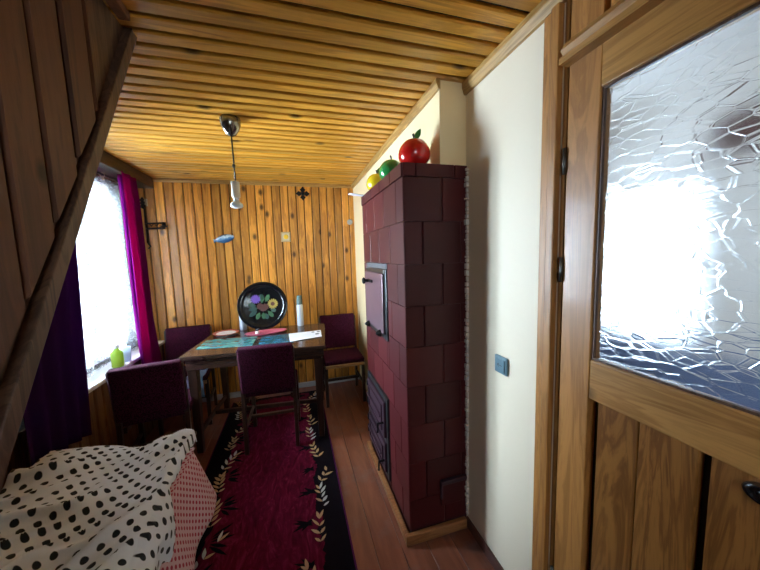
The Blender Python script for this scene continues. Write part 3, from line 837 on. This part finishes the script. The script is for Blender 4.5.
tg = MB(); tg.box((-1.262, YW-0.004, 1.90), (-1.232, YW, 1.965))
tag(tg.build('paper_tag', plain('pale_tag', (0.45,0.36,0.26), 0.7), bevel=0.002), 'small pale tag on pine wall above the iron bracket', 'tag')

br = empty('iron_candle_bracket', (-1.262, YW, 1.70), 0, 'black wrought iron candle bracket in the corner by the curtain', 'candle bracket')
mb = MB(); mb.tube([(0,-0.006,-0.13),(0,-0.006,0.24)], 0.008, 8)
mb.tube([(0,-0.006,0.24),(-0.03,-0.012,0.26),(-0.045,-0.02,0.22),(-0.03,-0.03,0.18),(-0.01,-0.02,0.19)], 0.008, 8)
mb.tube([(0,-0.006,-0.13),(0.02,-0.01,-0.16),(0.0,-0.012,-0.18)], 0.007, 8)
mb.build('upright', BLACKM, br, smooth=True)
mb = MB(); mb.tube([(0,-0.008,0.0),(0.16,-0.05,0.0)], 0.008, 8); mb.tube([(0,-0.008,0.045),(0.15,-0.045,0.045)], 0.006, 8)
mb.tube([(0.03,-0.014,0.045),(0.045,-0.018,0.02),(0.07,-0.022,0.045),(0.09,-0.028,0.02),(0.11,-0.034,0.045)], 0.005, 6); mb.build('arm', BLACKM, br, smooth=True)
mb = MB(); mb.lathe([(0.002,0.0),(0.026,0.006),(0.03,0.014),(0.016,0.012),(0.015,0.045),(0.012,0.045),(0.012,0.015),(0.002,0.014)], 14, 0, Matrix.Translation((0.155,-0.05,0.006))); mb.build('candle_cup', BLACKM, br, smooth=True)
mb = MB()
for z_, s_ in ((0.17, 1), (0.20, 0.8), (0.225, 0.7)):
    mb.add([(0.0,-0.02,z_),(0.025*s_,-0.03,z_+0.03),(0.0,-0.024,z_+0.055),(-0.028*s_,-0.03,z_+0.02)], [(0,1,2,3)])
mb.build('iron_leaf', BLACKM, br, solid=0.004)

# ------------------------------------------------------------------ curtains
rod = empty('curtain_rod', (-1.26, 2.3, 2.022), 0, 'thin dark curtain rod over the bright window', 'curtain rod')
mb = MB(); mb.tube([(0,-0.75,0),(0,0.72,0)], 0.008, 10); mb.build('rod', BLACKM, rod, smooth=True)
for yy in (-0.7, 0.66):
    mb = MB(); mb.box((-0.085, yy-0.012, -0.008), (0.0, yy+0.012, 0.008)); mb.build('bracket', BLACKM, rod)
mb = MB()
def sheer(u, v):
    y = 1.93 + u*1.0; z = 2.005 - v*(1.285 + 0.018*abs(math.sin(u*PI*9)))
    return (-1.262 + 0.016*math.sin(u*46 + 0.6*math.sin(v*3))*(0.4+0.6*v) + 0.006*math.sin(u*21+2), y, z)
mb.grid(sheer, 160, 40)
tag(mb.build('sheer_curtain', SHEER, smooth=True), 'white sheer lace curtain glowing in front of the window', 'curtain')
mb = MB()
def cur_r(u, v):
    # the cloth doubles back behind its far half
    if u < 0.5: t = u/0.5; y = t*0.20; bx = 0.0
    elif u < 0.75: t = (u-0.5)/0.25; y = 0.20 - t*0.10; bx = -0.034 - 0.010*t
    else: t = (u-0.75)/0.25; y = 0.10 + t*0.11; bx = -0.070
    y = 2.45 + y*(1 + 0.25*v) + 0.05*v; z = 2.012 - v*1.43
    return (-1.078 + bx + 0.013*math.sin(y*62)*(0.6+0.4*v), y, z)
mb.grid(cur_r, 140, 40)
tag(mb.build('curtain', CURT, smooth=True, solid=0.002), 'magenta curtain at the far side of the window', 'curtain', 'pair of window curtains')
mb = MB()
def cur_l(u, v):
    y = 1.56 + u*(0.50 - 0.12*v); z = 2.012 - v*(1.47 + 0.08*u)
    return (-1.138 + 0.017*math.sin(u*2*PI*4+1.0)*(0.6+0.4*v) , y, z)
mb.grid(cur_l, 90, 40)
tag(mb.build('curtain', CURTP, smooth=True, solid=0.002), 'dark purple curtain at the near side behind the rafter', 'curtain', 'pair of window curtains')
for yy, nm in ((2.62, 'left of two'), (2.84, 'right of two')):
    mb = MB(); mb.tube([(-1.26 + 0.014*math.cos(a*PI/6), yy, 2.020 + 0.014*math.sin(a*PI/6)) for a in range(13)], 0.003, 6); mb.box((-1.267, yy-0.006, 1.985), (-1.253, yy+0.006, 2.010))
    tag(mb.build('curtain_clip', plain('pale_clip', (0.55,0.50,0.38), 0.3, metal=0.5)), nm + ' pale clips on the curtain rod over the window', 'curtain clip', 'curtain clips on the rod')

# jars on the sill
jar = empty('glass_bottle', (-1.205, 2.42, 0.687), 0, 'small bottle of yellow-green liquid on the window sill', 'bottle')
def liquid(name, col, a):
    q = N(name); d = q.n('BsdfTranslucent', Color=col); g = q.n('BsdfPrincipled'); g.inputs['Base Color'].default_value = col + (1,); g.inputs['Roughness'].default_value = 0.15
    mx = q.n('MixShader'); q.set(mx.inputs[0], a); q.set(mx.inputs[1], d.outputs[0]); q.set(mx.inputs[2], g.outputs[0]); q.set(q.out.inputs[0], mx.outputs[0]); return q.m
mb = MB(); mb.lathe([(0.030,0),(0.034,0.006),(0.034,0.095),(0.026,0.11),(0.014,0.12),(0.014,0.13)], 20); mb.build('bottle_body', liquid('yellow_green_liquid', (0.40,0.52,0.10), 0.35), jar, smooth=True)
mb = MB(); mb.lathe([(0.016,0.130),(0.016,0.150),(0.010,0.153)], 16); mb.build('cap', WHITE, jar)
cup = empty('drinking_glass', (-1.205, 2.53, 0.687), 0, 'pale drinking glass beside the yellow-green bottle on the sill', 'glass')
mb = MB(); mb.lathe([(0.026,0),(0.033,0.105),(0.031,0.105),(0.025,0.008),(0.001,0.006)], 20); mb.build('cup', liquid('pale_glass', (0.70,0.80,0.85), 0.5), cup, smooth=True)

# ------------------------------------------------------------------ rug
mb = MB(); mb.box((-0.42,-1.27,0.0), (0.42,1.22,0.010))
def leaf(mb, x, y, ang, ln, wd, mi, z):
    d = Vector((math.cos(ang), math.sin(ang), 0)); p = Vector((-d.y, d.x, 0)); o = Vector((x, y, z))
    prof = [(0.0, 0.0), (0.25, 0.8), (0.5, 1.0), (0.78, 0.6), (1.0, 0.0)]
    a = [o + d*ln*t + p*wd*w_ for t, w_ in prof]; b = [o + d*ln*t - p*wd*w_ for t, w_ in reversed(prof[1:-1])]
    mb.add(a + b, [tuple(range(len(a)+len(b)))], mi)
rnd = random.Random(11)
for side in (1, -1):
    for k in range(11):
        y0 = -1.15 + k*0.215 + (0.08 if side < 0 else 0.0) + rnd.uniform(-0.02, 0.02)
        x0 = side*(0.292 + rnd.uniform(-0.022, 0.022))
        pale = k % 3 == (1 if side > 0 else 0)
        base = PI/2 + rnd.uniform(-0.55, 0.55)
        nl = rnd.randint(4, 5)
        for j in range(nl):
            t = j/(nl-1)
            px, py = x0 + math.cos(base)*t*0.13, y0 + math.sin(base)*t*0.13
            for s_ in (-1, 1):
                if rnd.random() < 0.14: continue
                leaf(mb, px, py, base + s_*(0.85 - 0.45*t) + rnd.uniform(-0.2, 0.2), rnd.uniform(0.038, 0.070), rnd.uniform(0.0065, 0.0095), 2 if pale and s_ == -side else 1, 0.0112 + 0.0001*j)
        for j in range(5):
            leaf(mb, x0 - side*0.03, y0 + 0.10 + j*0.012, PI/2 + (PI/2)*side + (j-2)*0.35 + rnd.uniform(-0.15, 0.15), rnd.uniform(0.07, 0.12), 0.010, 3, 0.0107 + 0.00005*j)
rug = mb.build('rug', [RUG, LEAF1, LEAF2, LEAFD])
rug.location = (-0.225, 1.85, 0)
tag(rug, 'crimson runner rug with black border and pale leaf sprays', 'rug')

# ------------------------------------------------------------------ bed
bed = empty('bed', (-0.80, 0.70, 0), 0, 'low bed on the left under the sloping wall', 'bed')
def B(x, y, z): return (x+0.80, y-0.70, z)
mb = MB(); mb.box(B(-1.09,-0.35,0.17), B(-0.57,1.66,0.25)); mb.build('bed_frame', W_CHAIR, bed, bevel=0.006)
mb = MB(); mb.box(B(-1.09,-0.35,0.252), B(-0.575,1.66,0.425)); mb.build('mattress', plain('mattress_ticking', (0.42,0.35,0.33), 0.9), bed, bevel=0.04, seg=4)
for x_, y_ in ((-1.06,-0.30), (-0.68,-0.30), (-1.06,1.60), (-0.68,1.60)):
    mb = MB(); mb.box(B(x_-0.02,y_-0.02,0), B(x_+0.02,y_+0.02,0.17)); mb.build('leg', W_CHAIR, bed)

# pink dotted sheet hanging over the side and foot
def arc(u, segs):
    """point along a list of (length, p0, p1) straight pieces"""
    tot = sum(s_[0] for s_ in segs); d = u*tot
    for ln, a, b in segs:
        if d <= ln+1e-9: return a + (b-a)*(d/ln), d
        d -= ln
    return segs[-1][2], d
mb = MB()
def sheet(u, v):
    # u along the bed side then around the foot, v down the drop
    wob = 0.010*math.sin(u*40)*v + 0.006*math.sin(u*17+1)*v
    drop = 0.435 - v*0.28
    ly = 1.5; d = u*(ly+0.55)
    if d < ly-0.04: x_, y_ = -0.545+wob+0.085*v, 0.16 + d
    elif d < ly+0.04:
        a = (d-(ly-0.04))/0.08*PI/2
        rr = 0.05+wob+0.085*v
        x_, y_ = -0.595+rr*math.cos(a), 0.16+ly-0.04+rr*math.sin(a)
    else: x_, y_ = -0.595-(d-ly-0.04), 1.67+wob+0.04*v
    return B(x_, y_, drop)
mb.grid(sheet, 220, 24, uvfn=lambda u, v: (u*2.05, v*0.28))
# top of the sheet over the mattress
mb.grid(lambda u, v: B(-0.545-u*0.50, 0.2+v*1.47, 0.436-0.001*u), 10, 20, uvfn=lambda u, v: (u*0.5, v*1.5))
sh = mb.build('dotted_sheet', PINKDOT, None, smooth=True, solid=0.003)
sh.location = (-0.80, 0.70, 0)
tag(sh, 'pink sheet with small red dots hanging over the bed side', 'sheet')

# white polka dot blanket, thrown and wrinkled
def wr(x, y):
    warp = mnoise.noise(Vector((x*3.4, y*3.4, 3.1)))*0.16
    # ridges fan out from the raised far right corner
    s1 = math.atan2(1.95 - y, -0.30 - x + 0.0)*1.25 + warp*0.8
    rr = math.hypot(1.95 - y, -0.30 - x)
    k = 0.0
    for fq, am, sd_ in ((9.0, 0.060, 2.0), (19.0, 0.030, 7.0), (43.0, 0.010, 4.0)):
        ph = 1.5*mnoise.noise(Vector((x*2.2, y*2.2, sd_)))
        a = abs(math.sin(s1*fq + ph*2))
        g = 0.5 + 0.9*mnoise.noise(Vector((x*3.2, y*3.2, sd_+5)))
        k += (1-a)**2*am*max(0.05, min(1, g))*min(1, rr/0.6)
    return k + mnoise.noise(Vector((x*3.3, y*2.7, 0)))*0.020 + mnoise.noise(Vector((x*11, y*9, 2)))*0.005
BX1, BX0 = -0.552, -1.105
NU, NV = 250, 330
def blanket(u, v):
    y = -0.38 + v*2.07                         # length along the bed
    # right edge: hangs down the side near the camera, drawn up at the far end
    hang = 0.30 if y < 1.0 else max(0.015, 0.30*(1-(y-1.0)/0.35))
    leftx = BX0
    wtop = BX1 - leftx
    tot = wtop + hang
    d = u*tot
    if d <= wtop:
        x = leftx + d; z = 0.452
        k = wr(x, y)
        z += k + 0.02
        tl = max(0.0, min(1.0, (-0.66 - x)/0.42)); z += 0.075*tl*tl*(3-2*tl)
        # raised far right corner, sag towards the wall
        z += 0.045*math.exp(-(((x+0.63)/0.16)**2 + ((y-1.62)/0.2)**2))
        ed = wtop - d
        if ed < 0.04: z -= (0.04-ed)**2/0.04*0.6*min(1.0, hang/0.15)
    else:
        dd = d - wtop
        k = wr(BX1, y)
        hs = min(1.0, hang/0.15)
        x = BX1 + (0.018 + 0.03*min(1, dd/0.05))*hs + 0.016*math.sin(y*26+mnoise.noise(Vector((y*3,1,1)))*2)*min(1, dd/0.12) + 0.04*dd
        z = 0.452 + 0.02 + k - 0.024*hs - dd*0.97
    if v > 0.965:
        t = (v-0.965)/0.035
        z -= 0.03*t*t
    yy = y + 0.010*math.sin(x*19) + 0.03*(x+0.8) 
    return B(x, yy, z)
def blanket_uv(u, v):
    y = -0.38 + v*2.07
    hang = 0.30 if y < 1.0 else max(0.015, 0.30*(1-(y-1.0)/0.35))
    return (u*(BX1-BX0+hang) + 0.12*v, v*2.07)
mb = MB(); mb.grid(blanket, NU, NV, uvfn=blanket_uv)
bl = mb.build('blanket', POLKA, None, smooth=True, solid=0.006)
bl.location = (-0.80, 0.70, 0)
tag(bl, 'white blanket with black polka dots crumpled over the bed', 'blanket')

# ------------------------------------------------------------------ table
TZ = 0.75
tab = empty('dining_table', (-0.265, 2.585, 0), R(-5.5), 'dark polished wooden dining table by the far wall', 'table')
mb = MB(); mb.box((-0.49,-0.375,TZ-0.03), (0.49,0.375,TZ)); mb.build('tabletop', W_TABLE, tab, bevel=0.005)
mb = MB()
mb.box((-0.46,-0.35,TZ-0.105),(0.46,-0.328,TZ-0.031)); mb.box((-0.46,0.328,TZ-0.105),(0.46,0.35,TZ-0.031))
mb.box((-0.46,-0.327,TZ-0.105),(-0.438,0.327,TZ-0.031)); mb.box((0.438,-0.327,TZ-0.105),(0.46,0.327,TZ-0.031)); mb.build('apron', W_TABLE, tab, bevel=0.003)
mb = MB(); mb.box((0.24,-0.372,TZ-0.085),(0.478,-0.351,TZ-0.031)); mb.build('end_block', W_TABLE, tab, bevel=0.003)
for x_ in (-1, 1):
    for y_ in (-1, 1):
        mb = MB(); cx, cy = x_*0.432, y_*0.30
        a, b = 0.030, 0.020
        mb.add([(cx-a,cy-a,TZ-0.106),(cx+a,cy-a,TZ-0.106),(cx+a,cy+a,TZ-0.106),(cx-a,cy+a,TZ-0.106),(cx-b,cy-b,0.0125),(cx+b,cy-b,0.0125),(cx+b,cy+b,0.0125),(cx-b,cy+b,0.0125)],
               [(0,1,2,3),(7,6,5,4),(0,4,5,1),(1,5,6,2),(2,6,7,3),(3,7,4,0)])
        mb.build('leg', W_CHAIR, tab, bevel=0.003)
for a_, b_ in (((-0.421,-0.012,0.14),(0.421,0.012,0.17)), ((-0.442,-0.28,0.14),(-0.422,0.28,0.17)), ((0.422,-0.28,0.14),(0.442,0.28,0.17))):
    mb = MB(); mb.box(a_, b_); mb.build('stretcher', W_CHAIR, tab)

def mat_pic(name, cols, seed):
    q = N(name); c = q.coord((2, 7, 1), island=False); n = q.noise(c, 4+seed, 6, 0.65, 0.8)
    q.bsdf(q.ramp(n, [(0.3, cols[0]), (0.45, cols[1]), (0.56, cols[2]), (0.7, cols[3])]), 0.25, coat=0.3)
    return q.m
def flat_quad(name, pts, th, mat, z, label, cat, group=None, extra=None):
    cx = sum(p[0] for p in pts)/4; cy = sum(p[1] for p in pts)/4
    t = MB(); a = [(x-cx, y-cy, 0) for x, y in pts]; b = [(x-cx, y-cy, th) for x, y in pts]
    t.add(a+b, [(3,2,1,0),(4,5,6,7)] + [(i,(i+1)%4,4+(i+1)%4,4+i) for i in range(4)])
    if extra: extra(t, cx, cy)
    o = t.build(name, mat, None)
    o.location = (cx, cy, z)
    return tag(o, label, cat, group)
ZP = TZ + 0.0008
flat_quad('placemat', [(-0.725,2.42),(-0.335,2.36),(-0.325,2.63),(-0.715,2.68)], 0.002, mat_pic('teal_landscape_print', [(0.01,0.06,0.09),(0.03,0.18,0.22),(0.10,0.30,0.24),(0.30,0.48,0.40)], 0), ZP, 'teal and green landscape placemat on left of table', 'placemat', 'placemats on the table')
flat_quad('placemat', [(-0.295,2.35),(-0.035,2.325),(-0.055,2.60),(-0.285,2.625)], 0.002, mat_pic('blue_landscape_print', [(0.006,0.03,0.06),(0.012,0.09,0.15),(0.03,0.16,0.22),(0.12,0.26,0.30)], 1.5), ZP, 'darker blue placemat tucked beside the white paper', 'placemat', 'placemats on the table')
def eyes(t, cx, cy):
    for x_, y_, r_ in ((0.125,2.575,0.014),(0.17,2.57,0.014),(0.155,2.50,0.018)):
        t.lathe([(r_,0.0026),(r_*0.98,0.0032)], 12, 1, Matrix.Translation((x_-cx, y_-cy, 0)))
INK = plain('black_ink', (0.02,0.02,0.02), 0.6)
flat_quad('paper_sheet', [(-0.062,2.345),(0.185,2.41),(0.195,2.62),(-0.075,2.60)], 0.0025, [WHITEP, INK], ZP+0.0022, 'white paper with black spots at right end of table', 'paper', None, eyes)

pl = empty('plate', (-0.60, 2.82, TZ), 0, 'white plate with a red rim at the back left of table', 'plate')
mb = MB(); mb.lathe([(0.055,0),(0.06,0.004),(0.082,0.010),(0.080,0.014),(0.055,0.007),(0.002,0.006)], 32); mb.build('dish', WHITE, pl, smooth=True)
mb = MB(); mb.lathe([(0.081,0.009),(0.102,0.016),(0.104,0.019),(0.100,0.020),(0.080,0.0135)], 36, cap=False); mb.build('rim', plain('red_rim', (0.48,0.07,0.04), 0.3), pl, smooth=True)
tr = empty('oval_dish', (-0.262, 2.715, TZ+0.0005), R(8), 'flat pink oval dish in front of the black tray', 'dish')
PINKM = plain('pink_enamel', (0.62,0.13,0.20), 0.3, var=0.25, scale=25)
mb = MB(); mb.lathe([(0.14,0),(0.155,0.006),(0.175,0.014),(0.172,0.017),(0.15,0.009),(0.002,0.007)], 40, 0, Matrix.Diagonal((1.0,0.45,1,1))); mb.build('dish', PINKM, tr, smooth=True)
ss = empty('salt_shaker', (-0.335, 2.70, TZ+0.0085), 0, 'tiny black and white shaker on the pink dish', 'shaker')
mb = MB(); mb.lathe([(0.016,0),(0.018,0.004),(0.017,0.02),(0.012,0.026)], 16); mb.build('shaker_body', WHITE, ss, smooth=True)
mb = MB(); mb.lathe([(0.013,0.026),(0.016,0.032),(0.014,0.044),(0.004,0.050)], 16); mb.build('lid', BLACK, ss, smooth=True)

def bottle(loc, h, label):
    t = empty('bottle', loc, 0, label, 'bottle', 'white capped bottles behind the table things')
    mb = MB(); mb.lathe([(0.026,0),(0.030,0.005),(0.030,h*0.66),(0.026,h*0.70),(0.024,h*0.71)], 24); mb.build('bottle_body', plain('white_plastic', (0.66,0.69,0.78), 0.35, var=0.03), t, smooth=True)
    mb = MB(); mb.lathe([(0.025,h*0.71),(0.026,h*0.72),(0.023,h*0.97),(0.020,h),(0.002,h*1.0)], 24); mb.build('cap', plain('grey_green_cap', (0.13,0.20,0.19), 0.35), t, smooth=False)
    return t
bottle((0.030, 2.90, TZ), 0.29, 'white bottle with grey-green cap right of the black tray')
bottle((-0.478, 2.935, TZ), 0.25, 'white bottle with grey-green cap half hidden behind the black tray')

# round black tray standing on edge
ty = empty('round_tray', (-0.295, 2.855, TZ+0.004), R(-4), 'round black lacquer tray with painted flowers standing on the table', 'tray')
RT = 0.218; tilt = R(11)
MT = Matrix.Rotation(-tilt, 4, 'X') @ Matrix.Translation((0, 0, RT)) @ Matrix.Rotation(PI/2, 4, 'X')      # disc facing -y
mb = MB(); mb.lathe([(0.002,-0.004),(0.165,-0.004),(0.178,0.002),(RT-0.003,0.018),(RT,0.022),(RT-0.003,0.025),(0.180,0.010),(0.165,0.003),(0.002,0.003)], 56, 0, MT, cap=False)
mb.build('tray_dish', BLACK, ty, smooth=True)
GREENS = [plain('painted_green', (0.04,0.10,0.04), 0.4), plain('painted_grey_green', (0.03,0.065,0.05), 0.4)]
PUR = plain('painted_purple', (0.14,0.06,0.30), 0.4); YEL = plain('painted_yellow', (0.38,0.27,0.06), 0.4); BRN = plain('painted_brown_red', (0.11,0.035,0.028), 0.4)
mb = MB()
def petal(cx, cy, a, ln, wd, mi, z):
    d = Vector((math.cos(a), math.sin(a), 0)); p = Vector((-d.y, d.x, 0)); o = Vector((cx, cy, z))
    vs = [o, o+d*ln*0.4+p*wd, o+d*ln*0.8+p*wd*0.8, o+d*ln, o+d*ln*0.8-p*wd*0.8, o+d*ln*0.4-p*wd]
    mb.add([MT @ q for q in vs], [tuple(range(6))], mi)
rnd = random.Random(3)
for cx, cy, a, ln, mi in ((-.01,.02,1.5,.085,0),(.02,.03,1.1,.08,0),(.0,.05,1.9,.06,1),(-.04,-.02,3.3,.085,1),(-.05,-.04,3.8,.09,1),(-.03,-.06,4.3,.07,0),(.0,-.06,4.8,.065,0),(.04,-.05,5.4,.075,0),(.06,-.03,5.8,.06,1),(.02,-.07,5.0,.06,1),(-.06,.0,2.9,.07,1)):
    petal(cx, cy, a, ln, 0.020, mi, 0.0040)
for k in range(14): petal(-0.062, 0.062, k*2*PI/14, 0.046, 0.006, 2, 0.0046)
for k in range(14): petal(0.085, 0.012, k*2*PI/14, 0.050, 0.008, 3, 0.0046)
for k in range(7): petal(0.085, 0.012, k*2*PI/7, 0.020, 0.008, 4, 0.0052)
for ox, oy in ((-0.025,-0.005),(0.02,-0.012),(0.0,-0.025)):
    for k in range(8): petal(ox, oy, k*2*PI/8+ox*9, 0.032, 0.011, 4, 0.0050+abs(ox)*0.01)
mb.build('painted_bouquet', GREENS + [PUR, YEL, BRN], ty)

# ------------------------------------------------------------------ chairs
def make_chair():
    t = empty('dining_chair', (0,0,0))
    W2 = 0.175
    # back faces -y side, sitter looks +y
    def post(sx):
        mb = MB()
        for (a, b) in (((sx*W2, -0.185, 0.0), (sx*W2, -0.165, 0.43)), ((sx*W2, -0.165, 0.43), (sx*W2, -0.215, 0.77))):
            u = Vector((0.013, 0, 0)); v = Vector((0, 0.016, 0)); A, Bv = Vector(a), Vector(b)
            mb.add([A-u-v, A+u-v, A+u+v, A-u+v, Bv-u-v, Bv+u-v, Bv+u+v, Bv-u+v], [(3,2,1,0),(4,5,6,7),(0,1,5,4),(1,2,6,5),(2,3,7,6),(3,0,4,7)])
        mb.build('rear_leg', W_CHAIR, t, bevel=0.003)
    post(-1); post(1)
    for sx in (-1, 1):
        mb = MB(); mb.box((sx*W2-0.014, 0.165, 0), (sx*W2+0.014, 0.193, 0.395)); mb.build('front_leg', W_CHAIR, t, bevel=0.003)
    for x0 in (-W2+0.013, W2-0.031):
        mb = MB(); mb.box((x0, -0.155, 0.36), (x0+0.018, 0.165, 0.395)); mb.build('side_rail', W_CHAIR, t, bevel=0.002)
    mb = MB(); mb.box((-W2-0.004, 0.194, 0.372), (W2+0.004, 0.212, 0.400)); mb.build('front_rail', W_CHAIRL, t, bevel=0.003)
    for a_, b_ in (((-W2+0.0105, -0.012, 0.17), (W2-0.0105, 0.012, 0.19)), ((-W2-0.008, -0.165, 0.17), (-W2+0.010, 0.164, 0.19)), ((W2-0.010, -0.165, 0.17), (W2+0.008, 0.164, 0.19))):
        mb = MB(); mb.box(a_, b_); mb.build('stretcher', W_CHAIR, t)
    # upholstered seat and back
    def pad(u, v):
        return None
    mb = MB(); mb.box((-0.187, -0.148, 0.397), (0.187, 0.200, 0.445)); mb.build('seat', MAROON, t, smooth=True, bevel=0.016, seg=4)
    Mb_ = Matrix.Translation((0, -0.172, 0.452)) @ Matrix.Rotation(R(8.4), 4, 'X')
    mb = MB(); mb.box((-0.180, -0.030, 0.0), (0.180, 0.026, 0.342), 0, Mb_); mb.build('backrest', MAROON, t, smooth=True, bevel=0.014, seg=4)
    return t
ch = make_chair()
def place(o, x, y, rz, label):
    o.location = (x, y, 0.0); o.rotation_euler = (0, 0, rz)
    return tag(o, label, 'chair', 'dining chairs around the table')
place(ch, -0.915, 2.265, R(8), 'maroon dining chair beside the window, its back to the camera')
for x_, y_, rz, zz, lab in ((-0.215, 2.370, R(-2), 0.0125, 'maroon dining chair pushed under the front of the table'),
                            (0.405, 2.87, R(180), 0.0, 'maroon dining chair right of the table, against the far wall'),
                            (-0.955, 2.90, R(186), 0.0, 'shadowed dining chair in the far left corner behind the table')):
    c = copy_tree(ch); place(c, x_, y_, rz, lab); c.location.z = zz

# light blue cloth on the corner chair
mb = MB()
def cloth(u, v):
    x_ = -0.90 + u*0.13
    if v < 0.55: return (x_, 2.85 - v*0.22, 0.452 + 0.006*math.sin(u*7+v*9))
    t = (v-0.55)/0.45
    return (x_ + 0.012*math.sin(u*9)*t, 2.675 - 0.015*min(1, t*4), 0.452 - t*0.17)
mb.grid(cloth, 14, 20)
tag(mb.build('folded_cloth', plain('pale_blue_cloth', (0.20,0.34,0.55), 0.8), smooth=True, solid=0.004), 'light blue cloth draped over seat of the corner chair', 'cloth')
